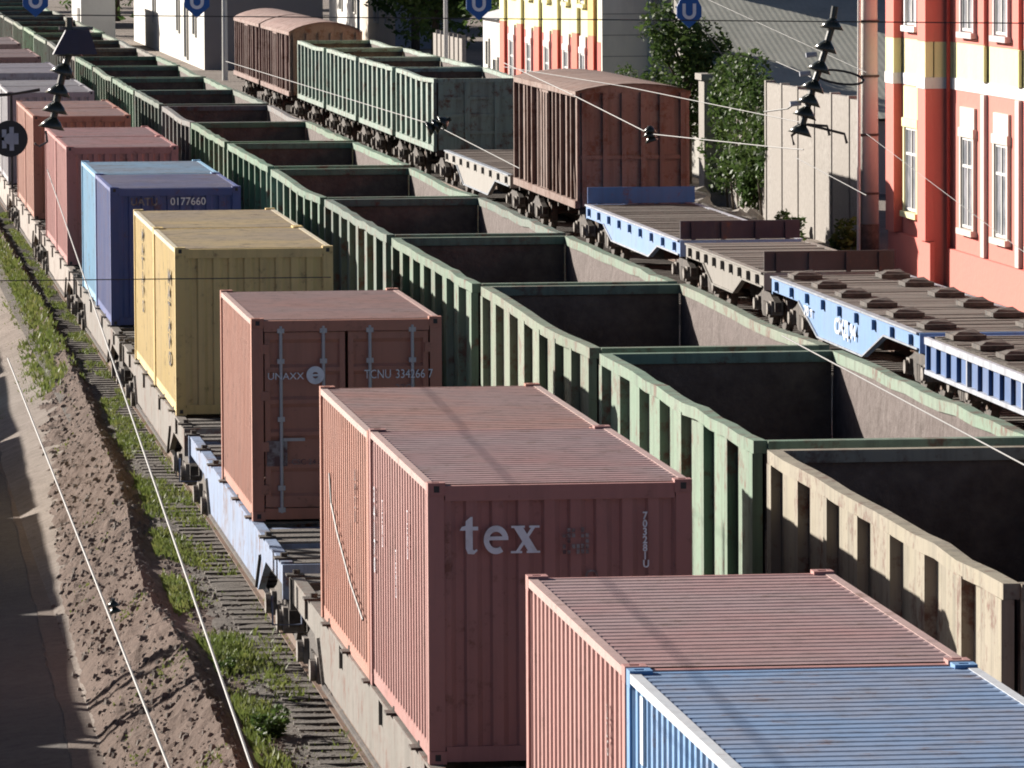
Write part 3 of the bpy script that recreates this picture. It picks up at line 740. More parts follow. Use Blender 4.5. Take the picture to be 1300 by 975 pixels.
# tracks
def track(x, y0, y1, z, name_label, fine=None, rz=0):
    root = empty('railway_track', (x, 0, z), rz); tag(root, name_label, 'railway track', kind='structure')
    b = MB(); rows = []
    yy = y0; fx = [-1.6, -1.45, -1.3, -1.1, -.9, -.7, 0, .7, .9, 1.3, 1.6] if fine else [-1.55, -.7, .7, 1.55]
    while yy <= y1:
        near = fine and fine[0] - 5 <= yy <= fine[1] + 5
        row = [(-2.1, yy, -.345)]
        for xq in fx: row.append((xq, yy, -.192 - .02 * max(0, abs(xq) - 1.3) / .3 + (mn.noise(Vector((xq * 2.2, yy * 1.1, x))) * .035 + mn.noise(Vector((xq * 6, yy * 4, x))) * .018 if near else random.uniform(-.01, .01))))
        row.append((2.1, yy, -.345)); rows.append(row); yy += .14 if near else 1.
    b.sheet(rows); b.build('ballast', M['ballast'], root)
    for sx in (-1, 1):
        r = MB(); xc = sx * .795
        r.box(xc - .075, xc + .075, y0, y1, -.172, -.155); r.box(xc - .012, xc + .012, y0, y1, -.155, -.045); r.box(xc - .036, xc + .036, y0, y1, -.045, -.004)
        r.mat(1); r.box(xc - .034, xc + .034, y0, y1, -.004, -.0005)
        r.build('rail', [M['rail'], M['railtop']], root)
    rest = MB(); s0 = None; n = 0; yy = y0 + .2
    while yy < y1:
        if fine and fine[0] <= yy <= fine[1] and n < 99:
            o = (s0 := MB().box(-1.36, 1.36, -.125, .125, -.30, -.173).build('sleeper', M['sleeper'], root)) if n == 0 else s0.copy()
            if n: COL.objects.link(o)
            o.location = (random.uniform(-.03, .03), yy, random.uniform(-.006, .004)); o.rotation_euler = (0, 0, random.uniform(-.015, .015)); n += 1
        else:
            dx = random.uniform(-.03, .03); rest.box(-1.36 + dx, 1.36 + dx, yy - .125, yy + .125, -.30, -.173)
        yy += .56
    rest.build('sleepers', M['sleeper'], root)['kind'] = 'stuff'
random.seed(31)
track(6.807, 20, 300, 0, 'track under the container train', fine=(60, 116))
track(11.385, 20, 440, 0, 'track under the long row of gondolas')
track(16.4, 20, 440, 0, 'empty track between the gondolas and flat wagons')
track(21.45, 60, 300, 0, 'far track under the flat wagons and boxcars')
track(LX + .16 - .023 * 98, 20, 220, LZ, 'left track beyond the shaded road', rz=-.023)

# grass and weeds
def grass(name, label, n, pos, h, cat='grass', wid=.02):
    m = MB()
    for _ in range(n):
        p = pos()
        if p is None: continue
        x, y, z = p; hh_ = h * random.uniform(.4, 1.2); a = random.uniform(0, 6.28); l = random.uniform(.1, .7) * hh_
        w = wid * random.uniform(.6, 1.5); dx, dy = math.cos(a), math.sin(a)
        q = random.uniform(0, 6.28); ex, ey = math.cos(q) * w, math.sin(q) * w
        m.face([(x - ex, y - ey, z), (x + ex, y + ey, z), (x + dx * l * .4 + ex * .7, y + dy * l * .4 + ey * .7, z + hh_ * .65), (x + dx * l, y + dy * l, z + hh_)])
    tag(m.build(name, M['grass']), label, cat, kind='stuff')
random.seed(41)
def pos_a():
    y = 60 + 130 * random.random() ** 1.25
    x = lerp(crest, y) + .34 + abs(random.gauss(0, .45))
    if mn.noise(Vector((x * 1.2, y * .30, 2))) < -.10 + .3 * random.random() or x > 6.1: return None
    return x, y, bank_z(x, y) - .02
grass('grass', 'strip of yellow green grass and weeds along the soil bank', 75000, pos_a, .13)
def pos_b():
    y = random.uniform(60, 170); x = random.uniform(4.9, 5.75)
    if mn.noise(Vector((x * 2, y * .5, 7))) < .02: return None
    return x, y, -.27
grass('weeds', 'scattered weeds growing among the sleeper ends', 20000, pos_b, .09)
def pos_c():
    y = random.uniform(58, 130); c0 = lerp(crest, y); t0 = lerp(toe, y)
    x = t0 + (c0 - t0) * random.random() ** .6
    if mn.noise(Vector((x * 1.5, y * .45, 12))) < .30 + .2 * random.random(): return None
    return x, y, bank_z(x, y) - .01
grass('dry_grass', 'thin dry grass on the soil bank', 6000, pos_c, .05)

def pos_d():
    y = random.uniform(122, 190); x = random.uniform(3.2, 5.3)
    if mn.noise(Vector((x * 1.2, y * .2, 33))) < -.15 + .25 * random.random() - (y - 122) * .01: return None
    t0 = lerp(toe, y); return x, y, (bank_z(x, y) if x > t0 else -.97) - .02
grass('bank_grass', 'grass overgrowing the far end of the soil bank', 26000, pos_d, .16, wid=.03)
random.seed(43); pb = MB()
def pebble(x, y, z, r):
    a = random.uniform(0, 6.28); q = [Vector((math.cos(a + t) * r * random.uniform(.7, 1.2), math.sin(a + t) * r * random.uniform(.7, 1.2), 0)) for t in (0, 1.57, 3.14, 4.71)]
    o_ = Vector((x, y, z)); top = [o_ + v * .55 + Vector((0, 0, r * random.uniform(.5, .9))) for v in q]; bot = [o_ + v - Vector((0, 0, r * .3)) for v in q]
    pb.hexa(bot + top)
for _ in range(7000):
    y = 58 + 75 * random.random() ** 1.2; k = random.random()
    if k < .6:
        t0, c0 = lerp(toe, y), lerp(crest, y); x = t0 - .1 + (c0 - t0 + .3) * random.random(); z = bank_z(x, y) if x > t0 + .05 else -.97
        pebble(x, y, z, random.choice((.012, .02, .02, .03, .05)) * random.uniform(.7, 1.3))
    else:
        x = random.uniform(4.9, 6.0); pebble(x, y, -.20, random.choice((.018, .025, .035)) * random.uniform(.8, 1.3))
tag(pb.build('pebbles', M['stone_small']), 'loose stones and clods on the soil bank and ballast', 'stones', kind='stuff')

# ------------------------------------------------------------------ foliage
def crown_mesh(rx, rz, n, size, clumps, seed, zc=0):
    random.seed(seed); m = MB(); cs = []
    for _ in range(clumps):
        while True:
            p = Vector((random.uniform(-1, 1), random.uniform(-1, 1), random.uniform(-1, 1)))
            if p.length < 1: break
        cs.append((Vector((p.x * rx * .8, p.y * rx * .8, zc + p.z * rz * .85)), random.uniform(.25, .5) * rx))
    for _ in range(n):
        c, r = random.choice(cs); d = Vector((random.gauss(0, 1), random.gauss(0, 1), random.gauss(0, 1))).normalized()
        p = c + d * r * random.uniform(.55, 1.05); s = size * random.uniform(.5, 1.4)
        a = Vector((random.gauss(0, 1), random.gauss(0, 1), random.gauss(0, .6))).normalized(); b = a.cross(Vector((random.gauss(0, 1), random.gauss(0, 1), random.gauss(0, 1)))).normalized()
        m.face([p - a * s, p - b * s * .5, p + a * s, p + b * s * .5])
    return m, cs
def make_tree(hgt, rx, n, size, clumps, seed, leaf='leaf', low=.25):
    root = empty('tree', (0, 0, 0)); rz = hgt * (1 - low) / 2; zc = hgt * low + rz
    m, cs = crown_mesh(rx, rz, n, size, clumps, seed, zc); m.build('crown', M[leaf], root)
    t = MB(); r0 = hgt * .022; t.tube([(0, 0, -.4), (.05, 0, hgt * .3), (-.05, .08, hgt * .6), (0, 0, hgt * .88)], [r0 * 1.3, r0, r0 * .6, r0 * .15], 8)
    for c, r in cs[:10]: b = Vector((0, 0, max(hgt * .2, c.z * .65))); t.tube([b, b.lerp(c, .5) + Vector((0, 0, .1)), c], [r0 * .45, r0 * .3, r0 * .1], 5)
    t.build('trunk', M['bark'], root, smooth=True)
    return root
def put(o, loc, lab, cat='tree', group=None, rz=0, sc=1):
    o.location = loc; o.rotation_euler = (0, 0, rz); o.scale = (sc, sc, sc); tag(o, lab, cat, group); return o
tA = make_tree(10, 3.0, 5000, .16, 34, 51, 'leaf'); tB = make_tree(8.5, 2.2, 5200, .15, 30, 52, 'leaf_dark', .1)
tC = make_tree(12, 4.2, 3200, .30, 36, 53, 'leaf', .12); tD = make_tree(13, 4.5, 3200, .32, 36, 54, 'leaf_dark', .08)
put(tB, (29.2, 208, -.3), sc=.78, lab='dark leafy tree standing before the grey gable wall')
t2 = copy_tree(tA); put(t2, (28.3, 217, -.3), 'lighter bushy tree behind the rusty boxcar roof, against the grey gable wall', sc=.36)
put(tA, (37.0, 331, -.3), 'green tree beside the small white kiosk')
far = [(15.0, 455, tD, 1), (19.5, 440, tC, .9), (22.6, 470, tD, 1.0), (24.5, 500, tC, 1.1), (18, 500, tD, 1.2), (12, 500, tC, 1.1), (34.5, 345, tC, .8), (40.5, 350, tC, .9), (36, 372, tD, .8), (43, 395, tC, 1.0), (31.5, 420, tD, .9), (34.5, 480, tD, 1.1), (45, 470, tC, 1.1), (28.5, 480, tC, 1), (52, 520, tD, 1.3), (60, 520, tC, 1.3), (41, 540, tD, 1.3), (31, 560, tC, 1.4), (21, 570, tC, 1.3), (9, 560, tD, 1.4), (70, 540, tD, 1.4)]
fl = ['dark tree at the far end of the yard, left of the pale teal house', 'light green tree just left of the white depot', 'dark tree behind the white depot', 'light green tree behind the white depot', 'dark tree standing behind the pale teal house', 'light green tree at the far left end of the gondola row', 'light green tree to the left of the small white kiosk', 'light green tree behind the small white kiosk', 'dark tree between the shabby cream house and the kiosk', 'light green tree behind the kiosk and cream house', 'dark tree left of the white plastered house', 'dark tree far behind the white plastered house', 'light green tree far behind the kiosk', 'light green tree beyond the arched-roof boxcars']
usedt = set()
for i, (x, y, src, s) in enumerate(far):
    o = src if (src in (tC, tD) and src.name not in usedt) else copy_tree(src); usedt.add(src.name)
    put(o, (x, y, -.3), fl[i] if i < len(fl) else 'tree in the farthest row behind all the houses', 'tree', 'trees beyond the yard' if i < len(fl) else 'trees in the farthest row', rz=i * 1.3, sc=s)

# ------------------------------------------------------------------ red station building
CORAL = (.82, .235, .19); DRED = (.50, .06, .05); CRM = (.93, .86, .48); WHT = (.88, .87, .85)
def block(parent, name, x0, x1, y0, y1, z0, z1, col, mat='plaster'):
    o = MB().box(x0, x1, y0, y1, z0, z1).build(name, M[mat], parent, col); return o
def window(parent, x, y, z0, z1, wd, arch=0, surround=CRM, fr=(.75, .75, .72)):
    """window on a wall facing -x at plane x, centre y"""
    f = MB()
    for ya, yb in ((y - wd / 2 - .18, y - wd / 2), (y + wd / 2, y + wd / 2 + .18)): f.box(x - .09, x + .01, ya, yb, z0 - .02, z1)
    f.box(x - .11, x + .01, y - wd / 2 - .24, y + wd / 2 + .24, z1, z1 + .22); f.box(x - .16, x + .01, y - wd / 2 - .24, y + wd / 2 + .24, z0 - .16, z0 - .02)
    if arch: f.box(x - .07, x + .01, y - wd / 2 - .18, y + wd / 2 + .18, z1 + .22, z1 + .22 + arch)
    w = f.build('window', M['plaster'], parent, surround)
    p = MB(); p.box(x - .022, x - .012, y - wd / 2, y + wd / 2, z0, z1); p.build('pane', M['curtain'], w)
    b = MB()
    for yy in (y - wd / 2 + .04, y, y + wd / 2 - .04): b.box(x - .05, x - .023, yy - .04, yy + .04, z0, z1)
    for zz in (z0 + .04, z0 + (z1 - z0) * .68, z1 - .04): b.box(x - .049, x - .024, y - wd / 2, y + wd / 2, zz - .035, zz + .035)
    b.build('frame', M['plaster'], w, fr)
ST = empty('station_building', (0, 0, 0)); tag(ST, 'two-storey coral red station building with yellow and white band', 'building')
ZB, Z1, Z2, ZT = -.4, 4.5, 5.65, 11.
xf, xb = 27.85, 27.45
def facade(x, y0, y1):
    block(ST, 'wall', x, x + 8, y0, y1, ZB, Z1, CORAL); block(ST, 'band', x - .02, x + 8, y0, y1, Z1, Z1 + .28, WHT); block(ST, 'band', x + .01, x + 8, y0, y1, Z1 + .28, Z2, CRM)
    block(ST, 'wall', x, x + 8, y0, y1, Z2, ZT, CORAL)
facade(xf, 92, 151.9); facade(xb, 151.91, 157.6)
block(ST, 'plinth', xb - .12, xb - .002, 151.8, 157.8, ZB, .75, CORAL); block(ST, 'plinth', xf - .12, xf - .002, 92, 151.79, ZB, .6, CORAL)
def pilaster(x, y, wd, col=CORAL, d=.22, cap=True):
    block(ST, 'pilaster', x - d, x - .003, y - wd / 2, y + wd / 2, .76, Z1 - .002, col); block(ST, 'pilaster', x - d, x - .003, y - wd / 2, y + wd / 2, Z2 + .002, ZT - .1, col)
    block(ST, 'pilaster', x - d, x - .022, y - wd / 2, y + wd / 2, Z1 + .282, Z2 - .001, CRM); block(ST, 'pilaster', x - d - .02, x - .023, y - wd / 2 - .02, y + wd / 2 + .02, Z1 + .0, Z1 + .28, WHT)
pilaster(xb, 157.0, 1.2); pilaster(xb, 152.45, 1.1)
window(ST, xb, 154.8, 1.35, 3.45, 1.7, .8); window(ST, xb, 154.8, 6.0, 9., 1.4, 0, WHT)
yw = 149.3
while yw > 96:
    window(ST, xf, yw, 1.2, 3.4, 1.5, .5, (.78, .70, .62)); window(ST, xf, yw, 5.95, 8.6, 1.5, 0, (.66, .55, .55))
    block(ST, 'pilaster', xf - .10, xf - .003, yw - 2.35, yw - 1.9, .62, Z1 - .01, (.76, .62, .58) if int(yw) % 2 else CORAL); block(ST, 'pilaster', xf - .10, xf - .003, yw - 2.35, yw - 1.9, Z2 + .01, ZT - .1, CORAL)
    block(ST, 'pilaster', xf - .10, xf - .022, yw - 2.35, yw - 1.9, Z1 + .29, Z2 - .01, CRM)
    yw -= 4.3
dp = MB(); dp.tube([(xf - .1, 151.6, -.2), (xf - .1, 151.6, 10.5)], .05, 8); dp.build('drainpipe', M['plaster'], ST, (.55, .10, .08))
rf = MB(); rf.prism([(xb - .7, ZT), (xb + 9, ZT), (xb + 4.4, ZT + 2.4)], 'y', 91.5, 158.2); rf.build('roof', M['paint'], ST, (.2, .2, .22))
co = MB(); co.box(xb - .5, xb - .23, 92, 157.6, ZT - .35, ZT - .02); co.build('cornice', M['plaster'], ST, WHT)

# far red and yellow building with a grey gable
FB = empty('gabled_building', (0, 0, 0)); tag(FB, 'red and yellow building with a huge bare grey gable wall', 'building')
fx = 28.0
block(FB, 'wall', fx, fx + 11, 221.3, 254, ZB, 4.1, (.70, .16, .13)); block(FB, 'wall', fx + .01, fx + 11, 221.3, 254, 4.1, 11, CRM)
block(FB, 'gable_wall', fx + .02, fx + 11.2, 221.0, 221.29, ZB, 11, (.92, .88, .76), 'plaster')
for yy in (223.2, 228, 234, 240, 246, 252): block(FB, 'pilaster', fx - .12, fx - .003, yy - .8, yy + .8, ZB, 4.3, (.72, .20, .14)); block(FB, 'pilaster', fx - .12, fx - .003, yy - .8, yy + .8, 4.302, 11, (.80, .50, .20) if yy < 225 else CRM)
for yy in (226, 231, 237, 243, 249): window(FB, fx, yy, 1.6, 3.6, 1.3, .4, WHT); window(FB, fx, yy, 5.4, 8, 1.3, 0, CRM)
rf = MB(); rf.prism([(fx - .6, 11), (fx + 11.8, 11), (fx + 5.6, 14)], 'y', 220.6, 254.5); rf.build('roof', M['paint'], FB, (.22, .22, .24))
gs = MB()
for k in range(14): gs.box(fx + .03, fx + 11.19, 220.985, 220.999, .6 + k * .75, .615 + k * .75)
gs.build('joint_lines', M['iron'], FB)
dpp = MB(); dpp.tube([(29.75, 220.8, -.3), (29.75, 220.8, 10.5)], .10, 8); dpp.build('drainpipe', M['plaster'], FB, (.6, .6, .58))
SH = empty('shed', (30.2, 199, 0)); tag(SH, 'broad shed with a grey corrugated roof slope behind the concrete fence', 'shed')
MB().box(0, 12, .4, 21.6, -.4, 2.0).build('wall', M['plaster'], SH, (.42, .40, .36))
sr = MB(); rows = []
for i in range(23):
    y = i * 1.0; zz = 2.1 + y * math.tan(R(12))
    rows.append([(-.3 + 12.6 * k / 120, y, zz + .0022 * math.cos(k * math.pi)) for k in range(121)])
    rows.append([(-.3 + 12.6 * k / 120, y + .97, zz + .97 * math.tan(R(12)) + .0022 * math.cos(k * math.pi) + .02) for k in range(121)])
sr.sheet(rows); sr.build('roof', M['asbestos'], SH)
gw = MB(); gw.prism([(.4, 2.003), (21.6, 2.003), (21.6, 2.06 + 21.6 * math.tan(R(12))), (.4, 2.06 + .4 * math.tan(R(12)))], 'x', .01, .2); gw.build('side_gable', M['plaster'], SH, (.30, .28, .26))
# purple-blue banner cloth on the gable
bn = MB(); bn.box(36.4, 38.6, 220.93, 220.98, 5.2, 8.5); bn.build('banner', M['paint_fresh'], FB, (.10, .08, .25))

# ------------------------------------------------------------------ concrete fence, gate pillar, ivy, rubble
FE = empty('concrete_fence', (27.95, 164.6, 0)); tag(FE, 'tall stained concrete panel fence next to the red station building', 'fence')
for k in range(6):
    y0 = k * 2.95; h_ = 3.75 + random.uniform(-.04, .06)
    p = MB(); p.box(0, .16, y0 + .14, y0 + 2.81, -.4, h_)
    p.build('fence_panel', M['concrete'], FE)
for k in range(7):
    p = MB(); y0 = k * 2.95; p.prism([(-.03, y0 - .13), (.24, y0 - .13), (.24, y0 + .13), (-.03, y0 + .13)], 'z', -.4, 3.85); p.build('post', M['concrete'], FE)
GP = empty('gate_pillar', (28.0, 193.6, 0)); tag(GP, 'square concrete gate pillar left of the ivy', 'pillar')
MB().box(-.35, .35, -.6, .6, -.4, 3.55).build('shaft', M['concrete'], GP); MB().box(-.45, .45, -.7, .7, 3.555, 3.75).build('cap', M['concrete'], GP)
IW = empty('garden_wall', (28.3, 182.4, 0)); tag(IW, 'low concrete wall hidden under dark ivy between fence and gate pillar', 'wall')
MB().box(0, .2, 0, 10.4, -.4, 3.0).build('wall_panel', M['concrete'], IW)
random.seed(61); iv = MB()
lumps = [(random.uniform(182.2, 193), random.uniform(.2, 3.4), random.uniform(.35, .8)) for _ in range(34)] + [(random.uniform(184, 191), random.uniform(3.3, 4.1), random.uniform(.5, .8)) for _ in range(9)]
for _ in range(11000):
    ly, lz, lr = random.choice(lumps); d = Vector((random.gauss(0, 1), random.gauss(0, 1), random.gauss(0, 1))).normalized() * lr * random.uniform(.6, 1.05)
    p = Vector((28.15 + d.x * .9, ly + d.y, max(-.3, lz + d.z)))
    s = random.uniform(.05, .12); a = Vector((random.gauss(0, .8), random.gauss(0, 1), random.gauss(0, 1))).normalized(); b = a.cross(Vector((random.gauss(0, 1), random.gauss(0, 1), random.gauss(0, 1)))).normalized()
    iv.face([p - a * s, p - b * s * .6, p + a * s, p + b * s * .6])
IVY = empty('ivy', (0, 0, 0)); tag(IVY, 'thick dark ivy climbing the wall between fence and gate pillar', 'ivy plant')
iv.build('foliage', M['leaf_dark'], IVY)
st = MB()
for k in range(9): y = 182.5 + k * 1.15; st.tube([(28.2, y, -.4), (28.1, y + .2, 1.), (28.15, y - .1, 2.4), (28.3, y + .3, 3.2)], [.04, .03, .025, .01], 5)
st.build('stem', M['bark'], IVY)
# bushes
bsh = empty('bush', (0, 0, 0)); crown_mesh(.7, .6, 900, .09, 12, 71, .55)[0].build('foliage', M['leaf'], bsh); sb = MB()
for k in range(5): sb.tube([(0, 0, -.1), (math.cos(k * 1.3) * .25, math.sin(k * 1.3) * .25, .6)], [.02, .008], 5)
sb.build('stem', M['bark'], bsh)
put(bsh, (27.2, 163.0, -.3), 'small green bush at the foot of the concrete mast', 'bush')
for (x, y, s, l) in ((26.9, 195.6, .9, 'yellow green bush at the foot of the gate pillar'), (27.0, 172, .8, 'dark bush in the shade of the concrete fence'), (25.9, 197.5, .9, 'bush left of the gate pillar, beside the rusty boxcar'), (5.12, 70.2, .42, 'bright green weed clump beside the wheels of the tex wagon'), (5.0, 76.3, .25, 'small green weed clump between the soil bank and sleepers')):
    put(copy_tree(bsh), (x, y, -.3), l, 'bush', rz=x, sc=s)
random.seed(77)
def rock(r):
    m = MB(); n = 7; rings = []
    for i in range(5):
        ph = math.pi * i / 4; rings.append([(r * math.sin(ph) * math.cos(2 * math.pi * k / n) * random.uniform(.75, 1.2) , r * math.sin(ph) * math.sin(2 * math.pi * k / n) * random.uniform(.75, 1.2), r * .7 * math.cos(ph) * random.uniform(.9, 1.1)) for k in range(n)])
    for i in range(4):
        for k in range(n): m.face([rings[i][k], rings[i + 1][k], rings[i + 1][(k + 1) % n], rings[i][(k + 1) % n]])
    return m
rocks = [rock(random.uniform(.3, .55)).mesh('rubble_stone', M['stone']) for _ in range(4)]
for k in range(22):
    o = bpy.data.objects.new('rubble_stone', rocks[k % 4]); COL.objects.link(o)
    o.location = (random.uniform(25.2, 27.4), random.uniform(174, 196), -.2 + random.uniform(0, .25)); o.rotation_euler = (random.random(), random.random(), random.random() * 6); s = random.uniform(.5, 1.3); o.scale = (s, s, s)
    tag(o, 'pale lump of broken stone in the heap before the ivy wall', 'rubble stone', 'rubble stones heaped before the ivy wall')
hp = MB(); rows = []
for i in range(30):
    rows.append([(24.6 + j * .28, 172 + i * .9, -.36 + .55 * math.sin(math.pi * i / 29) * math.sin(math.pi * j / 11) * (1 + .5 * mn.noise(Vector((i * .5, j * .7, 3))))) for j in range(12)])
hp.sheet(rows); tag(hp.build('rubble_mound', M['stone']), 'low mound of sand and rubble in front of the ivy wall', 'mound', kind='structure')

# ------------------------------------------------------------------ masts
def mast(x, y, h_, r, label, white=True):
    root = empty('catenary_mast', (x, y, 0)); m = MB()
    m.tube([(0, 0, -.4), (0, 0, h_)], [r, r * .72], 14); m.build('shaft', M['plaster'], root, (.62, .60, .56), smooth=True)
    b = MB(); b.tube([(0, 0, -.4), (0, 0, .85)], [r * 1.03, r * 1.01], 14); b.build('painted_base', M['iron'], root, smooth=True)
    c = MB(); c.tube([(-r - .05, -.1, -.2), (-r * .8 - .05, -.1, h_)], .05, 6); c.build('conduit', M['plaster'], root, (.8, .8, .78))
    cl = MB()
    for z in (1.6, 3.1, 4.6, 6.): cl = MB(); cl.tube([(0, 0, z), (0, 0, z + .06)], r * 1.02, 14); cl.build('clamp', M['iron'], root)
    return tag(root, label, 'catenary mast')
mast(27.0, 158.7, 11, .25, 'thick concrete catenary mast at the corner of the red station building')
lm = empty('catenary_mast', (-1.45, 84.9, -1.4)); m = MB()
for y in (0, .55): m.tube([(0, y, -.3), (0, y, 9.5)], [.10, .08], 6)
for k in range(14): m.tube([(0, 0, .3 + k * .65), (0, .55, .62 + k * .65)], .02, 4)
m.build('lattice_shaft', M['iron'], lm); tag(lm, 'lattice catenary mast beside the shaded road, outside the picture on the left', 'catenary mast')
lm2 = copy_tree(lm); lm2.location = (-1.35, 81.6, -1.4); tag(lm2, 'second lattice catenary mast beside the shaded road', 'catenary mast')
def pole(x, y, h_, label, r=.12, col=(.7, .7, .66)):
    root = empty('lamp_pole', (x, y, -.3)); m = MB(); m.tube([(0, 0, 0), (0, 0, h_)], [r, r * .7], 8); m.build('shaft', M['plaster'], root, col)
    a = MB(); a.tube([(0, 0, h_), (-.9, 0, h_ + .4), (-1.5, 0, h_ + .45)], .05, 6); a.build('arm', M['plaster'], root, col)
    l = MB(); l.prism([(-2.1, h_ + .38), (-1.45, h_ + .36), (-1.5, h_ + .52), (-2., h_ + .50)], 'y', -.14, .14); l.build('lamp_head', M['plaster'], root, col)
    tag(root, label, 'lamp pole', 'pale lamp poles in the far yard')
pole(22.0, 332, 10, 'pale lamp pole standing by the corner of the white depot', .16)
pole(31.4, 309, 10, 'pale lamp pole just left of the small white kiosk')
pole(32.6, 372, 9, 'pale lamp pole between the shabby cream house and the trees', .1)
pole(16.6, 470, 10, 'white lamp pole beside the pale teal house at the far end', .2, (.8, .8, .8))

# ------------------------------------------------------------------ far houses
def house(name, x0, x1, y0, y1, h_, col, label, wins=(), south=None, roofc=(.2, .17, .16), ridge=2.):
    root = empty(name, (x0, y0, 0))
    block(root, 'wall', 0, x1 - x0, 0, y1 - y0, -.4, h_, col)
    if south: block(root, 'gable_wall', .0, x1 - x0, -.15, -.005, -.4, h_, south)  # shaded south end: the shade is put into its colour, save on teal_house
    r = MB(); w = x1 - x0; r.prism([(-.4, h_ + .003), (w + .4, h_ + .003), (w / 2, h_ + ridge)], 'y', -.5, y1 - y0 + .5); r.build('roof', M['paint'], root, roofc)
    for yy, z0, z1, wd, dk in wins:
        f = MB(); f.box(-.12, .0, yy - wd / 2 - .15, yy + wd / 2 + .15, z0 - .12, z0 - .0); f.box(-.10, .0, yy - wd / 2 - .15, yy + wd / 2 + .15, z1, z1 + .15)
        for q in (-1, 1): f.box(-.11, .0, *sorted((yy + q * wd / 2, yy + q * (wd / 2 + .15))), z0 - .001, z1 + .001)
        wo = f.build('window' if z0 > .3 else 'door', M['plaster'], root, (.7, .68, .62)); p = MB(); p.box(-.03, -.002, yy - wd / 2, yy + wd / 2, z0, z1); p.build('pane', M['glass'], wo)
        b = MB(); b.box(-.05, -.031, yy - .05, yy + .05, z0, z1); b.build('frame', M['plaster'], wo, (.6, .5, .4))
    return tag(root, label, 'house')
house('depot', 22.3, 29, 354, 430, 7, (.82, .80, .74), 'long white depot with sunlit side wall beyond the boxcars', [(8, 1.5, 4.2, 2.4, 0), (16, .0, 3.2, 2.6, 0), (24, 1.4, 4.4, 2.2, 0), (50, 1.5, 4.2, 2.4, 0)], (.34, .31, .30))
house('kiosk', 32.5, 35.5, 293, 302, 3.55, (.82, .81, .79), 'small white kiosk left of the red and yellow building', [(3.0, .0, 1.6, 1.6, 0), (6.5, 1.3, 2.4, 1.0, 0)], None, (.75, .75, .75), .5)
house('cream_house', 37.4, 42, 400, 424, 7, (.70, .62, .52), 'shabby cream house with patchy plaster between lamp pole and trees', [(5, 1.2, 3.6, 2.2, 0), (13, 1.2, 3.6, 2.2, 0), (19, 3.9, 5.6, 2, 0)], (.36, .36, .42))
house('plaster_house', 39, 45, 441, 470, 7, (.80, .77, .72), 'white plastered house seen over the arched boxcar roof', [(7, 1.2, 3.4, 2, 0), (18, 1.2, 3.4, 2, 0)], (.40, .40, .42))
house('teal_house', 14.2, 18.4, 482, 500, 4.2, (.35, .45, .52), 'pale teal house at the far end of the yard', [(5, 1.2, 3., 2, 0), (12, 1.2, 3., 2, 0)], (.42, .55, .62))
LF = empty('board_fence', (33.2, 318, 0)); tag(LF, 'low beige board fence left of the small white kiosk', 'fence')
for k in range(7):
    MB().box(0, .08, k * 2.2 + .08, k * 2.2 + 2.12, -.3, 2.1).build('fence_panel', M['concrete'], LF)
    MB().box(-.06, .14, k * 2.2 - .07, k * 2.2 + .07, -.3, 2.3).build('post', M['concrete'], LF)
SW = empty('shed', (17.6, 405, 0)); tag(SW, 'small white shed with a dark doorway left of the white depot', 'shed')
MB().box(0, 2.2, 0, 14, -.3, 3.2).build('wall', M['plaster'], SW, (.78, .77, .74)); rr = MB(); rr.prism([(-.3, 3.203), (2.5, 3.203), (1.1, 3.9)], 'y', -.3, 14.3); rr.build('roof', M['paint'], SW, (.45, .47, .5))
ddr = MB(); ddr.box(-.05, -.002, 1.5, 4.5, -.2, 2.3); ddr.build('door', M['iron'], SW)

# ------------------------------------------------------------------ camera
CAMZ = 9.2; FPX, YAW, PITCH, ROLL = 7977.07, .1115, .0771, -.0054
cy_, sy_ = math.cos(YAW), math.sin(YAW)
Fv = Vector((sy_ * math.cos(PITCH), cy_ * math.cos(PITCH), -math.sin(PITCH))); Rv = Vector((cy_, -sy_, 0)); Uv = Rv.cross(Fv)
r_ = Rv * math.cos(ROLL) + Uv * math.sin(ROLL); u_ = Uv * math.cos(ROLL) - Rv * math.sin(ROLL)
cam = bpy.data.cameras.new('camera'); co_ = bpy.data.objects.new('camera', cam); COL.objects.link(co_)
mw = Matrix((r_, u_, -Fv)).transposed().to_4x4(); mw.translation = (0, 0, CAMZ); co_.matrix_world = mw
cam.sensor_fit = 'HORIZONTAL'; cam.sensor_width = 36; cam.lens = FPX / 1300 * 36; cam.clip_start = .5; cam.clip_end = 5000
SC.camera = co_
def at(px, py, Y):
    d = Fv + r_ * ((px - 650) / FPX) + u_ * ((487.5 - py) / FPX); t_ = Y / d.y
    return Vector((d.x * t_, d.y * t_, d.z * t_ + CAMZ))

# ------------------------------------------------------------------ overhead line
def wire(name, pts, r, label, mat='wire', cat='overhead wire', group='overhead wires'):
    m = MB(); m.tube(pts, r * .5, 6); tag(m.build(name, M[mat]), label, cat, group); return m
def sag(p, q, s, n=12): return [p.lerp(q, k / n) - Vector((0, 0, s * 4 * (k / n) * (1 - k / n))) for k in range(n + 1)]
def thru(p, q, e0, e1): d = q - p; return p - d * e0, q + d * e1
P = lambda x, z: Vector((x, 0, z))
def ground_line(px0, py0, px1, py1, Z):
    out = []
    for px, py in ((px0, py0), (px1, py1)):
        d = Fv + r_ * ((px - 650) / FPX) + u_ * ((487.5 - py) / FPX); t_ = (Z - CAMZ) / d.z; out.append(Vector((d.x * t_, d.y * t_, Z)))
    return out
a, b = ground_line(10, 455, 215, 975, 5.8); wire('contact_wire', [a, *thru(a, b, 0, .2)[1:]], .012, 'pale contact wire running over the soil bank, ending near an insulator')
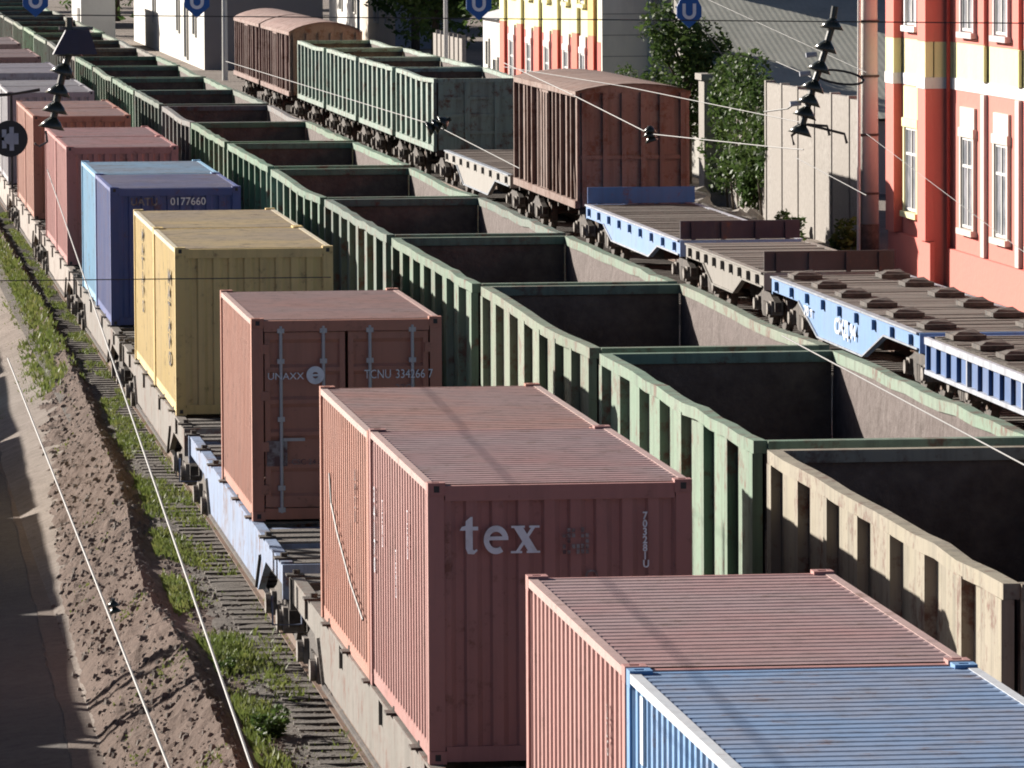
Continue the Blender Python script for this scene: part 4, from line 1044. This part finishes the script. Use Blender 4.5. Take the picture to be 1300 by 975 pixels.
a, b = ground_line(60, 215, 320, 975, 5.8); wire('contact_wire', list(thru(a, b, .0, .1)), .013, 'long pale contact wire passing over the grass strip left of the containers')
a, b = ground_line(1000, 430, 1300, 590, 5.8); wire('contact_wire', list(thru(a, b, .03, .4)), .011, 'pale contact wire crossing over the nearest gondolas')
a, b = ground_line(320, 88, 555, 160, 5.8); n1 = b; wire('contact_wire', list(thru(a, b, .2, 0)), .014, 'thin pale contact wire before the green gondolas')
b2_ = at(660, 214, n1.y - 12); wire('contact_wire', [n1, b2_], .013, 'short pale contact wire ending above the pale grey flat wagon')
c1, c2, c3 = at(640, 80, 100), at(720, 117, 95), at(825, 170, 90); wire('stay_wire', [c1, c2, c3], .016, 'pale stay wire from the rusty boxcar roof down to the white insulator')
c4 = at(985, 187, 85); wire('stay_wire', [c3, c4, at(1020, 190, 84)], .016, 'pale stay wire running right from the white insulator to the ivy')
wire('stay_wire', [at(640, 85, 96), at(794, 110, 92), at(1000, 152, 86), at(1030, 158, 85)], .014, 'upper pale stay wire crossing in front of the gate pillar', group='overhead wires')
wire('stay_wire', [at(880, 20, 60), at(912, 62, 60), at(932, 95, 60)], .009, 'short pale wire slanting down from the blue sign before the grey gable')
wire('stay_wire', [at(905, 65, 62), at(985, 78, 62), at(1030, 98, 60)], .008, 'thin pale wire joining the slanted insulator string before the grey gable')
wire('stay_wire', [at(970, 142, 58), at(1000, 138, 57.5), at(1024, 122, 57)], .015, 'dark jumper cable joining the slanted insulator string', 'darkwire')
wire('span_cable', sag(at(-60, 18, 57), at(1360, 30, 55), .0), .011, 'dark cross-span cable stretched along the top of the view', 'darkwire', group='cross-span cables')
wire('span_cable', sag(at(-60, 357, 50), at(420, 352, 50), .0), .009, 'dark cross-span cable passing over the yellow containers', 'darkwire', group='cross-span cables')
wire('stay_wire', [at(1010, 200, 120), at(1100, 248, 112)], .016, 'pale wire slanting before the concrete fence, ending at the mast')
wire('stay_wire', [at(1100, 170, 110), at(1300, 320, 96)], .010, 'thin pale wire slanting across the red station building')
wire('stay_wire', [at(900, 0, 90), at(1100, 92, 84)], .008, 'hair-thin wire slanting over the grey gable wall')

def disc(mb, c, axis, r, t):
    axis = axis.normalized(); mb.tube([c - axis * t * .2, c + axis * t * .35, c + axis * t * .8], [r, r * .62, r * .22], 18)
def insulator(pts, r, label, step=None, cap=None):
    """discs strung along a line of points"""
    root = empty('insulator_string', pts[0]); o0 = Vector(pts[0])
    rod = MB(); rod.tube([Vector(p) - o0 for p in pts], r * .28, 8); rod.build('rod', M['porcelain'], root)
    for i, p in enumerate(pts):
        if i == 0: continue
        d = Vector(pts[i - 1]) - Vector(p); k = MB(); disc(k, Vector(p) - o0, d, r, r * .9); k.build('insulator_disc', M['porcelain'], root, smooth=True)
    return tag(root, label, 'insulator string', 'insulator strings on the overhead line')
YI = 57
L = [at(88, 22, YI), at(88, 68, YI), at(80, 92, YI), at(74, 118, YI), at(70, 140, YI), at(66, 160, YI)]
il = insulator(L, .122, 'dark green insulator string hanging before the rose red containers')
cp = MB(); o0 = Vector(L[0]); c = at(92, 52, YI) - o0
cp.prism([(c.x - .18, c.z - .12), (c.x + .22, c.z - .12), (c.x + .15, c.z + .10), (c.x - .06, c.z + .10)], 'y', -.10, .10); cp.build('metal_cap', M['paint_fresh'], il, (.03, .035, .07))
cr = MB(); q0 = at(75, 36, YI) - o0; q1 = at(118, 36, YI) - o0; cr.tube([q0, q1], .018, 6); cr.build('yoke', M['axle'], il)
sp = MB(); sp.tube([at(58, 166, YI) - o0, at(60, 180, YI) - o0, at(50, 186, YI) - o0, at(44, 182, YI) - o0], .012, 6); sp.build('hook', M['wire'], il)
# pulley weight
pw = empty('tension_pulley', at(12, 176, YI)); k = MB(); k.cyl((0, -.04, 0), (0, .04, 0), .165, 28); k.build('wheel', M['darkwire'], pw)
k = MB()
for j in range(5): a_ = j * 1.257; k.box(math.cos(a_) * .06 - .02, math.cos(a_) * .06 + .02, -.05, -.042, math.sin(a_) * .06 - .05, math.sin(a_) * .06 + .05)
k.cyl((0, -.06, 0), (0, .06, 0), .05, 14); k.build('hub', M['trim_white'], pw); k = MB(); k.tube([(.02, 0, .16), (.02, 0, .40), (.28, 0, .44)], .016, 6); k.tube([(-.4, 0, .38), (.02, 0, .40)], .016, 6); k.build('bracket', M['iron'], pw)
k = MB(); k.tube([(.02, 0, -.16), (.02, 0, -.45)], .012, 6); k.build('hanger', M['iron'], pw)
tag(pw, 'black tension pulley with white spokes hanging at the picture edge', 'pulley')
L2 = [at(1060, 8, YI), at(1056, 34, YI), at(1048, 62, YI), at(1040, 88, YI), at(1032, 112, YI), at(1027, 130, YI), at(1022, 146, YI), at(1016, 168, YI)]
ir = insulator(L2, .115, 'slanted dark insulator string before the concrete fence')
o0 = Vector(L2[0]); lp = MB(); cc = at(1066, 98, YI) - o0
lp.tube([cc + Vector((.22 * math.cos(t_ * .35), .05 * math.sin(t_ * .35), .06 * math.sin(t_ * .35) - .03 * math.cos(t_ * .35))) for t_ in range(19)], .012, 6); lp.build('jumper_loop', M['darkwire'], ir)
lp = MB()
for px, py in ((1072, 170), (1050, 160), (1005, 172)): lp.tube([at(1024, 158, YI) - o0, at(px, py, YI) - o0, at(px + 3, py + 12, YI) - o0], .014, 6)
lp.build('clamp_fitting', M['iron'], ir)
for px, py in ((1030, 70), (1022, 94), (1010, 132)):
    q = at(px, py, YI) - o0; wl = MB(); wl.tube([q - Vector((.05, 0, 0)), q + Vector((.05, 0, .01))], .025, 8); wl.build('white_fitting', M['trim_white'], ir)
L3 = [at(825, 160, 90), at(825, 166, 90), at(825, 172, 90), at(827, 178, 90)]
insulator(L3, .10, 'small pale insulator where the two stay wires meet before the rusty boxcar')
L4 = [at(572, 150, 93), at(562, 156, 93), at(553, 160, 93), at(545, 163, 93)]
insulator(L4, .13, 'dark insulator cluster on the contact wire before the green gondolas')
L5 = [at(143, 760, 33), at(144, 768, 33), at(146, 776, 33)]
insulator(L5, .035, 'tiny insulator on the contact wire over the soil bank')
# blue hanging signs
def sign(px, py, label):
    c = at(px, py, 56); root = empty('hanging_sign', c); m = MB(); s = .112
    m.prism([(-s, .03), (-s, -.06), (0, -.16), (s, -.06), (s, .03), (s * .6, .12), (-s * .6, .12)], 'y', 0, .02); m.build('plate', M['bluesign'], root)
    u = MB()
    for q in arc(0, -.02, .032, .062, 180, 360, 12): u.prism(q, 'y', -.004, -.001)
    u.box(-.062, -.032, -.0045, -.0012, -.02, .06); u.box(.032, .062, -.0045, -.0012, -.02, .06); u.build('lettering', M['white'], root)
    h_ = MB(); h_.tube([(0, .01, .12), (0, .01, .5)], .008, 5); h_.build('hanger', M['iron'], root)
    tag(root, label, 'sign', 'blue signs hung over the tracks')
sign(45, -1, 'blue hanging sign with white U before the pale teal house'); sign(250, 0, 'blue hanging sign with white U before the white depot'); sign(608, 3, 'blue hanging sign with white U above the small white kiosk'); sign(875, 13, 'blue hanging sign with white U before the grey gable wall');
hc = MB(); hc.tube([at(-60, -40, 56.02), at(1360, -34, 56.02)], .010, 5); tag(hc.build('span_cable', M['darkwire']), 'upper carrier cable holding the blue signs', 'overhead wire', 'cross-span cables')

# ------------------------------------------------------------------ light
w = bpy.data.worlds.new('World'); SC.world = w; w.use_nodes = True; nt = w.node_tree
bg = nt.nodes['Background']; sk = nt.nodes.new('ShaderNodeTexSky'); sk.sky_type = 'NISHITA'; sk.sun_disc = False
SUN = Vector((1.95, -2.45, -1)).normalized(); EL = math.asin(-SUN.z)
sk.altitude = 0; sk.air_density = .3; sk.dust_density = 1; sk.ozone_density = .5; sk.sun_elevation = EL; sk.sun_rotation = math.atan2(-SUN.x, -SUN.y)
nt.links.new(sk.outputs[0], bg.inputs[0]); bg.inputs[1].default_value = .05
sl = bpy.data.lights.new('sun', 'SUN'); sl.energy = 5; sl.angle = R(.5); sl.color = (1, .93, .84)
so = bpy.data.objects.new('sun', sl); COL.objects.link(so); so.rotation_euler = SUN.to_track_quat('-Z', 'Y').to_euler()
SC.view_settings.view_transform = 'Standard'; SC.view_settings.look = 'None'; SC.view_settings.exposure = .95; SC.view_settings.gamma = 1
SC.render.engine = 'CYCLES'; SC.cycles.diffuse_bounces = 1; SC.cycles.filter_width = 1.9
